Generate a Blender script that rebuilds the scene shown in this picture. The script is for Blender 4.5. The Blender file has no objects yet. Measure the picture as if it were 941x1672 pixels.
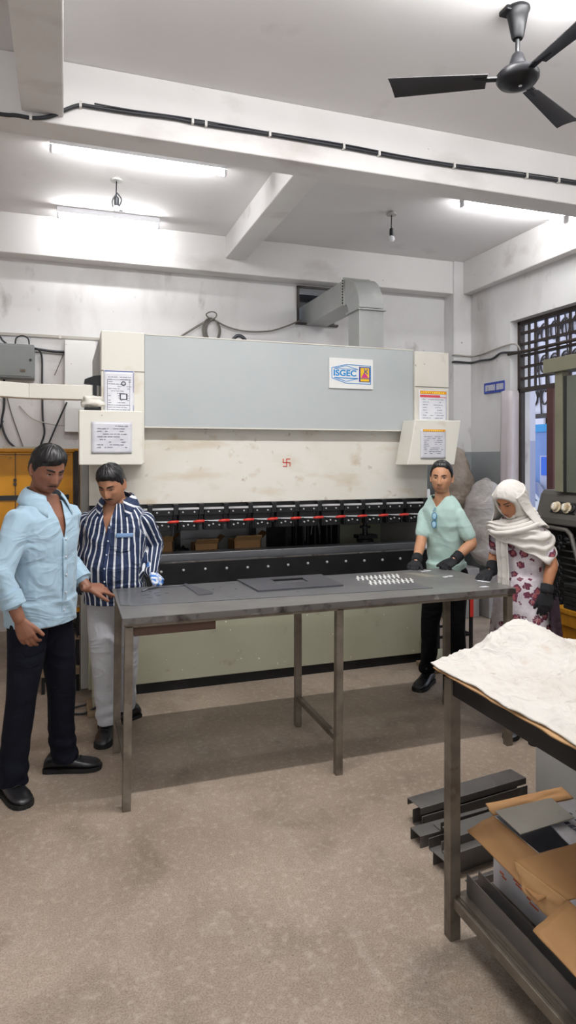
import bpy, bmesh, math, random
from mathutils import Vector, Matrix, noise, Euler
random.seed(7)
SC = bpy.context.scene
COL = SC.collection
# ---------------------------------------------------------------- camera
cam_data = bpy.data.cameras.new('camera')
cam = bpy.data.objects.new('camera', cam_data); COL.objects.link(cam)
cam.location = (0, 0, 1.63)
YAW = math.atan2(365, 1065)
cam.rotation_euler = (math.pi/2, 0, -YAW)
cam_data.sensor_fit = 'VERTICAL'; cam_data.sensor_height = 36; cam_data.sensor_width = 36
cam_data.lens = 36*1065/1672
cam_data.shift_y = -(836-745)/1672
cam_data.clip_start = 0.05
SC.camera = cam
# ---------------------------------------------------------------- world (overcast daylight outdoors) and exposure
W = bpy.data.worlds.new('world'); SC.world = W; W.use_nodes = True
bg = W.node_tree.nodes['Background']
bg.inputs[0].default_value = (0.80, 0.86, 1.0, 1); bg.inputs[1].default_value = 1.1
SC.view_settings.view_transform = 'Standard'; SC.view_settings.look = 'None'
SC.view_settings.exposure = 0.38; SC.view_settings.gamma = 1.0
try: SC.view_settings.use_curve_mapping = False
except Exception: pass
SC.cycles.max_bounces = 8; SC.cycles.diffuse_bounces = 4; SC.cycles.glossy_bounces = 3
SC.cycles.transmission_bounces = 4; SC.cycles.transparent_max_bounces = 6
SC.cycles.sample_clamp_indirect = 4.0
SC.cycles.use_denoising = True
TUBE = 66.0          # emission strength of the fluorescent tubes in view
def area(name, loc, sx, sy, power, rot=(0, 0, 0), col=(1, .98, .97)):
    d = bpy.data.lights.new(name, 'AREA'); d.shape = 'RECTANGLE'; d.size = sx; d.size_y = sy
    d.energy = power; d.color = col
    o = bpy.data.objects.new(name, d); COL.objects.link(o); o.location = loc; o.rotation_euler = rot
    return o
# the tube light of the front bay, just above the top edge of the photograph, and those of the bays behind the camera
# (built as glowing tubes in FRONT_TUBES further down)
FRONT_TUBE = 62.0
area('front_bay_extra_lamp', (1.05, 2.45, 3.74), 2.4, .05, 58)  # unseen area lamp added at the front tubes to strengthen their downward light
area('rear_bay_extra_lamp', (1.2, -0.9, 3.74), 2.4, .05, 26)  # unseen area lamp added between the rear tubes, shining down
FRONT_TUBES = [(-.2, 1.02, 2.45), (1.25, 2.47, 2.45), (2.7, 3.9, 2.2), (-.6, .6, -.9), (2.0, 3.2, -.9), (-2.6, -1.4, 1.4)]
# added daylight-coloured fill lamp; the wall behind the camera has no opening
area('front_fill_lamp', (-0.6, -2.9, 1.7), 3.0, 2.2, 26, (math.radians(90), 0, 0), (.9, .95, 1))

# ---------------------------------------------------------------- colours and materials
def lin(c):
    return c/12.92 if c <= .04045 else ((c+.055)/1.055)**2.4
def C(h, k=1.0):
    h = h.lstrip('#')
    return tuple(lin(int(h[i:i+2], 16)/255)*k for i in (0, 2, 4)) + (1,)
def newmat(name):
    m = bpy.data.materials.new(name); m.use_nodes = True
    nt = m.node_tree; b = nt.nodes['Principled BSDF']
    return m, nt, b
def N(nt, t, **kw):
    n = nt.nodes.new(t)
    for k, v in kw.items(): setattr(n, k, v)
    return n
def noise_mask(nt, co, scale, lo, hi, detail=6, stretch=None, dist=0.0):
    src = co
    if stretch:
        mp = N(nt, 'ShaderNodeMapping'); mp.inputs['Scale'].default_value = stretch
        nt.links.new(co, mp.inputs[0]); src = mp.outputs[0]
    n = N(nt, 'ShaderNodeTexNoise'); n.inputs['Scale'].default_value = scale; n.inputs['Detail'].default_value = detail
    n.inputs['Distortion'].default_value = dist
    nt.links.new(src, n.inputs['Vector'])
    r = N(nt, 'ShaderNodeMapRange'); r.inputs['From Min'].default_value = lo; r.inputs['From Max'].default_value = hi
    nt.links.new(n.outputs[0], r.inputs[0])
    return r.outputs[0], n.outputs[0]
def mixc(nt, fac, a, b):
    m = N(nt, 'ShaderNodeMix', data_type='RGBA')
    if isinstance(fac, (int, float)): m.inputs[0].default_value = fac
    else: nt.links.new(fac, m.inputs[0])
    for i, v in ((6, a), (7, b)):
        if isinstance(v, tuple): m.inputs[i].default_value = v
        else: nt.links.new(v, m.inputs[i])
    return m.outputs[2]
def mat(name, col, col2=None, scale=6, lo=.45, hi=.75, amt=1.0, rough=.6, metal=0, bump=0, bscale=60, layers=(), stretch=None,
        rough2=None, spec=.5, sheen=0, coords='Object', emit=None, bdist=.002, folds=0, fscale=7):
    """base colour with noise-shaped stain layers: layers = (colour, scale, lo, hi, amount, stretch)"""
    m, nt, b = newmat(name)
    tc = N(nt, 'ShaderNodeTexCoord'); co = tc.outputs[coords]
    cur = C(col) if isinstance(col, str) else col
    L = list(layers)
    if col2: L.insert(0, (col2, scale, lo, hi, amt, stretch))
    for (c2, s, l, h, a, st) in L:
        msk, raw = noise_mask(nt, co, s, l, h, stretch=st)
        mu = N(nt, 'ShaderNodeMath', operation='MULTIPLY'); mu.use_clamp = True
        nt.links.new(msk, mu.inputs[0]); mu.inputs[1].default_value = a
        cur = mixc(nt, mu.outputs[0], cur, C(c2))
    if isinstance(cur, tuple): b.inputs['Base Color'].default_value = cur
    else: nt.links.new(cur, b.inputs['Base Color'])
    b.inputs['Roughness'].default_value = rough
    if rough2 is not None:
        msk, raw = noise_mask(nt, co, scale, .35, .7)
        r = N(nt, 'ShaderNodeMapRange'); r.inputs['To Min'].default_value = rough; r.inputs['To Max'].default_value = rough2
        nt.links.new(msk, r.inputs[0]); nt.links.new(r.outputs[0], b.inputs['Roughness'])
    b.inputs['Metallic'].default_value = metal
    b.inputs['Specular IOR Level'].default_value = spec
    if sheen: b.inputs['Sheen Weight'].default_value = sheen
    if bump:
        n = N(nt, 'ShaderNodeTexNoise'); n.inputs['Scale'].default_value = bscale; n.inputs['Detail'].default_value = 4
        nt.links.new(co, n.inputs['Vector'])
        bp = N(nt, 'ShaderNodeBump'); bp.inputs['Strength'].default_value = bump; bp.inputs['Distance'].default_value = bdist
        nt.links.new(n.outputs[0], bp.inputs['Height']); nt.links.new(bp.outputs[0], b.inputs['Normal'])
    if folds:
        n = N(nt, 'ShaderNodeTexNoise'); n.inputs['Scale'].default_value = fscale; n.inputs['Detail'].default_value = 2.5; n.inputs['Distortion'].default_value = 1.2
        mp = N(nt, 'ShaderNodeMapping'); mp.inputs['Rotation'].default_value = (.3, .5, .2); mp.inputs['Scale'].default_value = (1, 1, 1.5)
        nt.links.new(co, mp.inputs[0]); nt.links.new(mp.outputs[0], n.inputs['Vector'])
        r_ = N(nt, 'ShaderNodeMath', operation='SUBTRACT'); r_.inputs[1].default_value = .5; nt.links.new(n.outputs[0], r_.inputs[0])
        r2_ = N(nt, 'ShaderNodeMath', operation='ABSOLUTE'); nt.links.new(r_.outputs[0], r2_.inputs[0])
        bp2 = N(nt, 'ShaderNodeBump'); bp2.inputs['Strength'].default_value = folds; bp2.inputs['Distance'].default_value = .06; bp2.invert = True
        nt.links.new(r2_.outputs[0], bp2.inputs['Height'])
        if bump: nt.links.new(bp.outputs[0], bp2.inputs['Normal'])
        nt.links.new(bp2.outputs[0], b.inputs['Normal'])
    if emit:
        b.inputs['Emission Color'].default_value = (1, 1, 1, 1); b.inputs['Emission Strength'].default_value = emit
    return m
M = {}
M['wall'] = mat('wall_paint', '#e8e7e7', '#d3d0ce', .9, .45, .8, .7, rough=.75, bump=.25, bscale=25, bdist=.004,
                layers=(('#9c938e', 1.7, .54, .76, .55, (1, 1, .4)), ('#857a72', 6, .62, .78, .55, (1, 1, .5)), ('#5f554e', 26, .73, .77, .7, (1, 1, .6)), ('#f0f0f0', 3, .55, .8, .5, None)))
M['ceiling'] = mat('ceiling_paint', '#eae8e8', '#dbd8d7', .7, .4, .8, .7, rough=.8, bump=.2, bscale=14, bdist=.004,
                   layers=(('#b5afac', 2.2, .62, .82, .45, None),))
M['beam'] = mat('beam_paint', '#e8e6e5', '#d8d5d3', 1.4, .45, .8, .7, rough=.75, bump=.3, bscale=20, bdist=.004,
                layers=(('#a1978f', 3.0, .58, .78, .5, (.5, 1, 1)), ('#7d726b', 20, .72, .78, .6, None)))
M['dado'] = mat('dado_paint', '#a6abad', '#989d9f', 2, .4, .7, .8, rough=.55, bump=.2, bscale=20)
M['white_band'] = mat('white_band', '#e6e1e6', '#cfc4c6', 3, .5, .8, .6, rough=.6)
def floor_mat():
    m, nt, b = newmat('concrete_floor')
    tc = N(nt, 'ShaderNodeTexCoord'); co = tc.outputs['Object']
    a, _ = noise_mask(nt, co, 1.1, .35, .68, 8)
    c = mixc(nt, a, C('#8e7f71'), C('#a89888'))
    a, _ = noise_mask(nt, co, 3.2, .5, .72, 10, dist=.6)
    mu = N(nt, 'ShaderNodeMath', operation='MULTIPLY'); mu.inputs[1].default_value = .55; nt.links.new(a, mu.inputs[0])
    c = mixc(nt, mu.outputs[0], c, C('#72665a'))
    a, _ = noise_mask(nt, co, 9, .56, .72, 8, (1, .45, 1), .8)
    mu = N(nt, 'ShaderNodeMath', operation='MULTIPLY'); mu.inputs[1].default_value = .22; nt.links.new(a, mu.inputs[0])
    c = mixc(nt, mu.outputs[0], c, C('#b8afa5'))
    # fine aggregate
    n = N(nt, 'ShaderNodeTexNoise'); n.inputs['Scale'].default_value = 170; n.inputs['Detail'].default_value = 3
    nt.links.new(co, n.inputs[0])
    r = N(nt, 'ShaderNodeMapRange'); r.inputs['From Min'].default_value = .35; r.inputs['From Max'].default_value = .65
    r.inputs['To Min'].default_value = .76; r.inputs['To Max'].default_value = 1.2
    nt.links.new(n.outputs[0], r.inputs[0])
    mx = N(nt, 'ShaderNodeMix', data_type='RGBA', blend_type='MULTIPLY'); mx.inputs[0].default_value = 1
    nt.links.new(c, mx.inputs[6]); nt.links.new(r.outputs[0], mx.inputs[7]); c = mx.outputs[2]
    # dark speck
    v = N(nt, 'ShaderNodeTexVoronoi'); v.inputs['Scale'].default_value = 22; nt.links.new(co, v.inputs['Vector'])
    r2 = N(nt, 'ShaderNodeMapRange'); r2.inputs['From Min'].default_value = .07; r2.inputs['From Max'].default_value = .11
    r2.inputs['To Min'].default_value = .5; r2.inputs['To Max'].default_value = 0
    nt.links.new(v.outputs['Distance'], r2.inputs[0])
    gate, _ = noise_mask(nt, co, 4, .52, .6)
    mg = N(nt, 'ShaderNodeMath', operation='MULTIPLY'); nt.links.new(r2.outputs[0], mg.inputs[0]); nt.links.new(gate, mg.inputs[1])
    c = mixc(nt, mg.outputs[0], c, C('#4c433c'))
    # dust-pale scuffs in a fine mottling
    a, _ = noise_mask(nt, co, 38, .52, .72, 6)
    mu = N(nt, 'ShaderNodeMath', operation='MULTIPLY'); mu.inputs[1].default_value = .30; nt.links.new(a, mu.inputs[0])
    c = mixc(nt, mu.outputs[0], c, C('#cabdae'))
    nt.links.new(c, b.inputs['Base Color'])
    rr, _ = noise_mask(nt, co, 2.0, .35, .7)
    q = N(nt, 'ShaderNodeMapRange'); q.inputs['To Min'].default_value = .42; q.inputs['To Max'].default_value = .72
    nt.links.new(rr, q.inputs[0]); nt.links.new(q.outputs[0], b.inputs['Roughness'])
    bp = N(nt, 'ShaderNodeBump'); bp.inputs['Strength'].default_value = .35; bp.inputs['Distance'].default_value = .002
    nt.links.new(n.outputs[0], bp.inputs['Height']); nt.links.new(bp.outputs[0], b.inputs['Normal'])
    return m
M['floor'] = floor_mat()
M['cream'] = mat('cream_machine_paint', '#e7e4da', '#d8d0c0', 2.0, .5, .8, .6, rough=.45, bump=.08, bscale=12,
                 layers=(('#b3935f', 5.0, .60, .80, .6, None), ('#7a522e', 20, .69, .78, .85, None), ('#2a2320', 46, .76, .79, .9, None)))
M['ram'] = mat('ram_cream_paint', '#e6e3da', '#d3cbbb', 1.6, .5, .78, .7, rough=.45, bump=.08, bscale=12,
               layers=(('#bd9f72', 6.5, .63, .80, .6, (1, 1, 1.2)), ('#8a6238', 15, .65, .80, .6, None), ('#c2a77a', 2.6, .54, .75, .45, (1, 1, 3)), ('#2e2724', 30, .745, .77, .9, (1, 1, .6))))
M['coverblue'] = mat('blue_grey_cover_paint', '#bdc3c4', '#b6bcbe', 2.0, .4, .8, .8, rough=.4, bump=.05, bscale=8,
                layers=(('#87898a', 40, .75, .79, .8, None),))
M['sage'] = mat('sage_green_paint', '#a8a893', '#9b9a84', 2.2, .45, .8, .8, rough=.42, bump=.08, bscale=10,
                layers=(('#7c7259', 9, .66, .8, .6, None), ('#e8e8e0', 26, .715, .74, .9, (1, 1, 1)), ('#4b4335', 38, .74, .78, .8, None)))
M['darksteel'] = mat('dark_steel', '#3c3d40', '#2b2b2d', 5, .4, .7, .9, rough=.38, metal=.7, bump=.1, bscale=40, layers=(('#6d6a68', 14, .66, .8, .6, None),))
M['blackmetal'] = mat('black_oiled_metal', '#232427', '#17181a', 7, .4, .7, .9, rough=.35, metal=.4, bump=.1, bscale=50)
M['railsteel'] = mat('ground_steel_rail', '#8b8d92', '#73757a', 5, .4, .75, .8, rough=.3, metal=.75, stretch=(.3, 4, 4))
M['legsteel'] = mat('weathered_leg_steel', '#7d7468', '#5a5147', 9, .42, .66, .85, rough=.45, metal=.35, bump=.15, bscale=70,
                    layers=(('#8f877b', 16, .62, .75, .6, None), ('#3a2a1e', 22, .66, .78, .7, None)))
M['topsteel'] = mat('table_top_steel', '#888785', '#6f6e6d', 3, .4, .7, .8, rough=.34, metal=.5, bump=.06, bscale=30, rough2=.48,
                    layers=(('#8d8d90', 6, .6, .78, .6, None), ('#6a5443', 11, .69, .8, .6, None)))
M['edgesteel'] = mat('scuffed_edge_steel', '#6e6b69', '#2c2623', 9, .52, .62, .9, rough=.4, metal=.5, bump=.2, bscale=60,
                     layers=(('#a4a19e', 15, .6, .7, .6, None),))
M['sheet'] = mat('cut_sheet_steel', '#7b7c7f', '#67686b', 2.6, .4, .7, .8, rough=.3, metal=.5, rough2=.42, layers=(('#7b7d81', 5, .6, .8, .5, None),))
M['plate'] = mat('dull_sheet_steel', '#62636a', '#515258', 3, .4, .7, .8, rough=.38, metal=.5)
M['silver'] = mat('bright_steel', '#d9dadc', '#b4b5b8', 20, .4, .7, .8, rough=.3, metal=.35)
M['red'] = mat('red_grip', '#d23a30', rough=.35)
M['redpaint'] = mat('red_paint_mark', '#c9352c', rough=.6)
M['paper'] = mat('paper_sheet', '#e9eaf0', '#dcdde6', 12, .4, .7, .6, rough=.4, bump=.15, bscale=16, bdist=.004)
M['paper2'] = mat('creased_paper_sheet', '#dcdce2', '#cdced8', 14, .4, .7, .8, rough=.28, bump=.5, bscale=22, bdist=.006)
M['ink'] = mat('grey_ink', '#6c7080', rough=.7)
M['inkdark'] = mat('dark_ink', '#333646', rough=.7)
M['inkblue'] = mat('blue_print', '#2d4a9c', rough=.5)
M['orange'] = mat('orange_print', '#eda21c', '#e07f14', 30, .5, .7, 1, rough=.45)
M['redprint'] = mat('red_print', '#e0525c', rough=.5)
M['yellowprint'] = mat('yellow_print', '#ffe45a', rough=.5)
M['signwhite'] = mat('white_enamel', '#f1f1ef', rough=.25, layers=(('#9a6a48', 18, .74, .79, .9, None),))
M['logoblue'] = mat('logo_blue', '#2190d6', rough=.35)
M['logonavy'] = mat('logo_navy', '#2b3f9e', rough=.35)
M['logomagenta'] = mat('logo_magenta', '#d43a8c', rough=.35)
M['logoyellow'] = mat('logo_yellow', '#f2c32a', rough=.35)
M['signblue'] = mat('sign_blue', '#2340a8', rough=.35)
M['duct'] = mat('galvanised_duct', '#a9aba9', '#999b99', 3, .4, .75, .8, rough=.38, metal=.3, layers=(('#c4c5c4', 9, .6, .8, .4, None),))
M['cable'] = mat('black_cable', '#26282e', rough=.45)
M['cablegrey'] = mat('grey_cable', '#77726b', rough=.6)
M['conduit'] = mat('white_conduit', '#b9b4ac', rough=.55)
M['clip'] = mat('white_clip', '#d8d6d2', rough=.5)
M['tube'] = mat('lit_tube', '#ffffff', emit=TUBE)
M['tubefront'] = mat('lit_tube_front_bay', '#ffffff', emit=FRONT_TUBE)
M['batten'] = mat('white_batten', '#e9eaee', rough=.4)
M['fanblack'] = mat('fan_black', '#131316', '#0f0f12', 8, .4, .7, .8, rough=.38, spec=.3)
M['fanblade'] = mat('fan_blade', '#2f2e32', '#262529', 5, .4, .7, .8, rough=.5)
M['yellow'] = mat('yellow_machine_paint', '#d6920c', '#c07d08', 3, .45, .75, .8, rough=.45, layers=(('#5c4415', 15, .68, .78, .8, None),))
M['yellowwood'] = mat('yellow_painted_bench', '#c68a1c', '#a86c12', 4, .4, .7, .8, rough=.5, stretch=(6, 6, .6))
M['greyenclosure'] = mat('grey_box_paint', '#8b8f8f', '#7d8181', 4, .4, .75, .8, rough=.5, layers=(('#6a5a4a', 20, .72, .8, .7, None),))
M['olive'] = mat('olive_grey_paint', '#7d7b67', '#6c6a58', 3, .4, .75, .8, rough=.5, layers=(('#4c4a3e', 12, .66, .8, .6, None),))
M['olivepanel'] = mat('olive_glass_panel', '#5f6459', '#525749', 1.4, .4, .75, .8, rough=.3)
M['charcoal'] = mat('charcoal_machine_shell', '#57544f', '#4a4743', 4, .4, .75, .8, rough=.45, bump=.1, bscale=60)
M['blackplastic'] = mat('black_plastic', '#1d1e20', rough=.35)
M['slat'] = mat('dark_slat', '#2b2c2e', rough=.28, metal=.5)
M['ivory'] = mat('ivory_knob', '#d9cbb0', '#a58c66', 30, .5, .7, 1, rough=.4)
M['cardboard'] = mat('cardboard', '#ae8355', '#9c7247', 3, .45, .75, .8, rough=.75, bump=.12, bscale=30, layers=(('#8d6336', 8, .66, .8, .5, None),))
M['cardboardedge'] = mat('cardboard_light', '#c39c6f', '#ac8356', 10, .4, .7, .8, rough=.8)
M['boxwhite'] = mat('white_printed_carton', '#d6d6dc', '#c5c5cd', 6, .45, .75, .7, rough=.5)
M['boxprint'] = mat('orange_box_print', '#d6694c', rough=.6)
M['cloth'] = mat('stained_white_cloth', '#cbc7c1', '#bdb6ad', 5, .45, .75, .8, rough=.85, bump=.3, bscale=45, bdist=.003, folds=.5, fscale=8,
                 layers=(('#b49a80', 7, .645, .75, .6, None), ('#8a6a4d', 16, .70, .78, .5, None)))
M['wood'] = mat('worn_wood', '#97826a', '#7d6850', 5, .4, .7, .9, rough=.7, stretch=(1, 8, 8), bump=.2)
M['brownboard'] = mat('brown_board', '#50382c', '#3f2b21', 4, .4, .7, .8, rough=.6, stretch=(.5, 6, 6))
M['cabinetgrey'] = mat('light_grey_cabinet', '#adaca8', '#9e9d99', 2, .4, .8, .7, rough=.4)
M['angle'] = mat('rolled_steel_angle', '#6f6c69', '#575452', 5, .4, .7, .8, rough=.4, metal=.4, layers=(('#7c7b7b', 12, .64, .8, .5, None),))
M['galvsheet'] = mat('galvanised_sheet', '#a6a297', '#928d81', 4, .4, .7, .8, rough=.35, metal=.4, layers=(('#6d6557', 18, .68, .8, .6, None),))
M['wrap'] = mat('brown_plastic_wrap', '#b3a597', '#958676', 6, .4, .7, .9, rough=.14, bump=.5, bscale=26, bdist=.01, folds=.55, fscale=4.5, layers=(('#b5aca4', 9, .6, .75, .6, None),))
M['wrapclear'] = mat('clear_plastic_wrap', '#c2bdb8', '#a39a91', 5, .4, .7, .9, rough=.12, bump=.5, bscale=22, bdist=.01, folds=.55, fscale=4, layers=(('#d0cdca', 8, .6, .72, .7, None),))
M['parcelgrey'] = mat('grey_packing', '#9c9a99', '#88837f', 5, .4, .7, .8, rough=.5, bump=.3, bscale=12, bdist=.01)
M['stoolred'] = mat('orange_red_seat', '#c04a22', rough=.4)
M['curtain'] = mat('pale_plastic_curtain', '#e2dade', '#cdbfc2', 3, .5, .8, .6, rough=.4)
M['winframe'] = mat('dark_window_steel', '#3a302c', '#2b2320', 9, .4, .7, .8, rough=.5, layers=(('#6b5d52', 20, .66, .8, .5, None),))
M['pink'] = mat('pink_facade', '#d9b3ad', '#c99d96', 2, .4, .7, .7, rough=.8)
M['lilac'] = mat('lilac_white_paint', '#e2e1ee', rough=.7)
M['lilac2'] = mat('lilac_grey_paint', '#bcc1da', rough=.7)
M['bluewall'] = mat('blue_outdoor_paint', '#7f9bd0', '#6c8ac2', 2, .4, .7, .8, rough=.7)
M['bluestripe'] = mat('bright_blue_stripe', '#3f9bd8', rough=.6)
M['poster'] = mat('poster_blue', '#2668dc', rough=.4)
M['maroon'] = mat('maroon_outdoor_steel', '#5a3835', rough=.6)
M['facade'] = mat('grey_facade', '#b9b6ad', '#a7a49b', 3, .4, .7, .8, rough=.8)
M['ground'] = mat('outdoor_paving', '#8f8c88', rough=.9)
M['carsilver'] = mat('car_paint_silver', '#c5c8d0', rough=.2, metal=.5)
M['carglass'] = mat('car_glass', '#3d6f96', rough=.1)
M['shelfsheet'] = mat('dull_shelf_sheet', '#7f786d', '#5f574c', 3, .4, .7, .9, rough=.32, metal=.55)

# ---------------------------------------------------------------- mesh builder
ORG = {}
def P3(*a): return Vector(a)
class MB:
    def __init__(self): self.v = []; self.f = []; self.mi = []; self.cur = 0
    def add(self, vs, fs):
        o = len(self.v); self.v += [Vector(p) for p in vs]
        for f in fs: self.f.append(tuple(i+o for i in f)); self.mi.append(self.cur)
        return self
    def box(self, x0, x1, y0, y1, z0, z1):
        return self.add([(x0,y0,z0),(x1,y0,z0),(x1,y1,z0),(x0,y1,z0),(x0,y0,z1),(x1,y0,z1),(x1,y1,z1),(x0,y1,z1)],
                        [(0,3,2,1),(4,5,6,7),(0,1,5,4),(1,2,6,5),(2,3,7,6),(3,0,4,7)])
    def obox(self, c, s, rot=None):
        h = Vector(s)/2; R = rot if rot is not None else Matrix.Identity(3)
        c = Vector(c)
        vs = [c + R @ Vector((sx*h.x, sy*h.y, sz*h.z)) for sz in (-1,1) for sx, sy in ((-1,-1),(1,-1),(1,1),(-1,1))]
        return self.add(vs, [(0,3,2,1),(4,5,6,7),(0,1,5,4),(1,2,6,5),(2,3,7,6),(3,0,4,7)])
    def beam(self, p0, p1, w, h, up=(0,0,1)):
        p0 = Vector(p0); p1 = Vector(p1); d = (p1-p0); L = d.length; d.normalize()
        s = d.cross(Vector(up)); s.normalize(); u = s.cross(d)
        R = Matrix((s, d, u)).transposed()
        return self.obox((p0+p1)/2, (w, L, h), R)
    def loft(self, rings, cap=True, closed=False):
        n = len(rings[0]); vs = [p for r in rings for p in r]; fs = []
        m = len(rings)
        for i in range(m if closed else m-1):
            a = i*n; b = ((i+1) % m)*n
            for j in range(n):
                k = (j+1) % n
                fs.append((a+j, a+k, b+k, b+j))
        if cap and not closed:
            fs.append(tuple(range(n))[::-1]); fs.append(tuple((m-1)*n+j for j in range(n)))
        return self.add(vs, fs)
    def tube(self, pts, r, n=10, ry=None, side=None, caps=True, closed=False, e=2.0):
        pts = [Vector(p) for p in pts]; m = len(pts)
        rs = r if isinstance(r, (list, tuple)) else [r]*m
        rys = ry if isinstance(ry, (list, tuple)) else ([ry]*m if ry else rs)
        prev = Vector(side) if side is not None else None
        rings = []
        for i, p in enumerate(pts):
            if closed: t = pts[(i+1) % m]-pts[i-1]
            else: t = pts[min(i+1, m-1)]-pts[max(i-1, 0)]
            t.normalize()
            if prev is None:
                prev = t.orthogonal()
            s = prev - t*prev.dot(t)
            if s.length < 1e-6: s = t.orthogonal()
            s.normalize(); u = t.cross(s)
            if side is None: prev = s
            ring = []
            for j in range(n):
                a = 2*math.pi*j/n; ca, sa = math.cos(a), math.sin(a)
                if e != 2.0:
                    ca = math.copysign(abs(ca)**(2/e), ca); sa = math.copysign(abs(sa)**(2/e), sa)
                ring.append(p + s*rs[i]*ca + u*rys[i]*sa)
            rings.append(ring)
        return self.loft(rings, caps, closed)
    def cyl(self, p0, p1, r0, r1=None, n=16):
        return self.tube([p0, p1], [r0, r1 if r1 is not None else r0], n)
    def rtube(self, pts, r, n=10, side=None, ry=None):
        """tube with rounded ends"""
        pts = [Vector(p) for p in pts]; rs = list(r) if isinstance(r, (list, tuple)) else [r]*len(pts)
        rys = list(ry) if isinstance(ry, (list, tuple)) else ([ry]*len(pts) if ry else list(rs))
        d0 = (pts[0]-pts[1]).normalized(); d1 = (pts[-1]-pts[-2]).normalized()
        q = []; qr = []; qy = []
        for k in (1.0, .8, .45):
            q.append(pts[0]+d0*rs[0]*k*.95); f = max(.08, math.sqrt(max(0, 1-k*k))); qr.append(rs[0]*f); qy.append(rys[0]*f)
        q += pts; qr += rs; qy += rys
        for k in (.45, .8, 1.0):
            q.append(pts[-1]+d1*rs[-1]*k*.95); f = max(.08, math.sqrt(max(0, 1-k*k))); qr.append(rs[-1]*f); qy.append(rys[-1]*f)
        return self.tube(q, qr, n, ry=qy, side=side)
    def lathe(self, prof, c=(0,0,0), n=24, axis=None):
        c = Vector(c); R = axis if axis is not None else Matrix.Identity(3)
        rings = [[c + R @ Vector((max(r,1e-4)*math.cos(2*math.pi*j/n), max(r,1e-4)*math.sin(2*math.pi*j/n), z)) for j in range(n)] for r, z in prof]
        return self.loft(rings)
    def ball(self, c, r, n=16, m=10, sc=(1,1,1), R=None):
        c = Vector(c); R = R if R is not None else Matrix.Identity(3)
        rings = []
        for i in range(m+1):
            t = math.pi*i/m; rr = max(math.sin(t), 1e-3)
            rings.append([c + R @ Vector((r*sc[0]*rr*math.cos(2*math.pi*j/n), r*sc[1]*rr*math.sin(2*math.pi*j/n), -r*sc[2]*math.cos(t))) for j in range(n)])
        return self.loft(rings)
    def prism(self, poly, vec):
        n = len(poly); poly = [Vector(p) for p in poly]; vec = Vector(vec)
        return self.add(poly+[p+vec for p in poly], [tuple(range(n))[::-1], tuple(range(n, 2*n))]+[(i, (i+1) % n, n+(i+1) % n, n+i) for i in range(n)])
    def grid(self, fn, nu, nv):
        vs = [fn(i/nu, j/nv) for j in range(nv+1) for i in range(nu+1)]
        return self.add(vs, [(j*(nu+1)+i, j*(nu+1)+i+1, (j+1)*(nu+1)+i+1, (j+1)*(nu+1)+i) for j in range(nv) for i in range(nu)])
    def xform(self, mtx): self.v = [mtx @ p for p in self.v]; return self
    def mesh(self, name, fix=True):
        me = bpy.data.meshes.new(name); me.from_pydata([tuple(p) for p in self.v], [], self.f); me.update()
        if any(self.mi): me.polygons.foreach_set('material_index', self.mi)
        if fix:
            b = bmesh.new(); b.from_mesh(me); bmesh.ops.recalc_face_normals(b, faces=b.faces); b.to_mesh(me); b.free()
        return me
    def build(self, name, m, parent=None, smooth=False, bevel=0, local=False, auto=None):
        if parent is not None and not local:
            inv = ORG[parent.name]; self.v = [inv @ p for p in self.v]
        o_loc = None
        if parent is None:
            xs = [p.x for p in self.v]; ys = [p.y for p in self.v]; zs = [p.z for p in self.v]
            o_loc = Vector(((min(xs)+max(xs))/2, (min(ys)+max(ys))/2, min(zs)))
            self.v = [p-o_loc for p in self.v]
        me = self.mesh(name)
        for mm in (m if isinstance(m, (list, tuple)) else [m]): me.materials.append(mm)
        o = bpy.data.objects.new(name, me); COL.objects.link(o)
        if parent is not None:
            o.parent = parent; ORG[o.name] = ORG[parent.name]
        else:
            o.location = o_loc; ORG[o.name] = Matrix.Translation(-o_loc)
        if smooth: me.polygons.foreach_set('use_smooth', [True]*len(me.polygons))
        if smooth == 'auto':
            try: me.set_sharp_from_angle(angle=math.radians(40))
            except Exception: pass
        if bevel:
            bm_ = o.modifiers.new('bevel', 'BEVEL'); bm_.width = bevel; bm_.segments = 2; bm_.limit_method = 'ANGLE'; bm_.angle_limit = math.radians(40)
        return o
def thing(name, label, cat, loc=(0,0,0), rz=0, group=None):
    o = bpy.data.objects.new(name, None); COL.objects.link(o); o.empty_display_size = .1
    o.location = loc; o.rotation_euler = (0, 0, rz); o['label'] = label; o['category'] = cat
    if group: o['group'] = group
    ORG[o.name] = (Matrix.Translation(loc) @ Matrix.Rotation(rz, 4, 'Z')).inverted()
    return o
def tag(o, label, cat, group=None):
    o['label'] = label; o['category'] = cat
    if group: o['group'] = group
    return o
def struct(name, mb, m, bevel=0, smooth=False):
    me_o = mb.build(name, m, None, smooth=smooth, bevel=bevel); me_o['kind'] = 'structure'; return me_o
def copy_tree(o, parent=None):
    c = o.copy(); COL.objects.link(c)
    if parent is not None: c.parent = parent
    for ch in list(o.children): copy_tree(ch, c)
    return c
def spline(pts, k=6):
    """Catmull-Rom through the points"""
    pts = [Vector(p) for p in pts]; out = []
    for i in range(len(pts)-1):
        p0 = pts[max(i-1, 0)]; p1 = pts[i]; p2 = pts[i+1]; p3 = pts[min(i+2, len(pts)-1)]
        for j in range(k):
            t = j/k
            out.append(.5*((2*p1)+(p2-p0)*t+(2*p0-5*p1+4*p2-p3)*t*t+(3*p1-p0-3*p2+p3)*t**3))
    out.append(pts[-1]); return out

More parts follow.
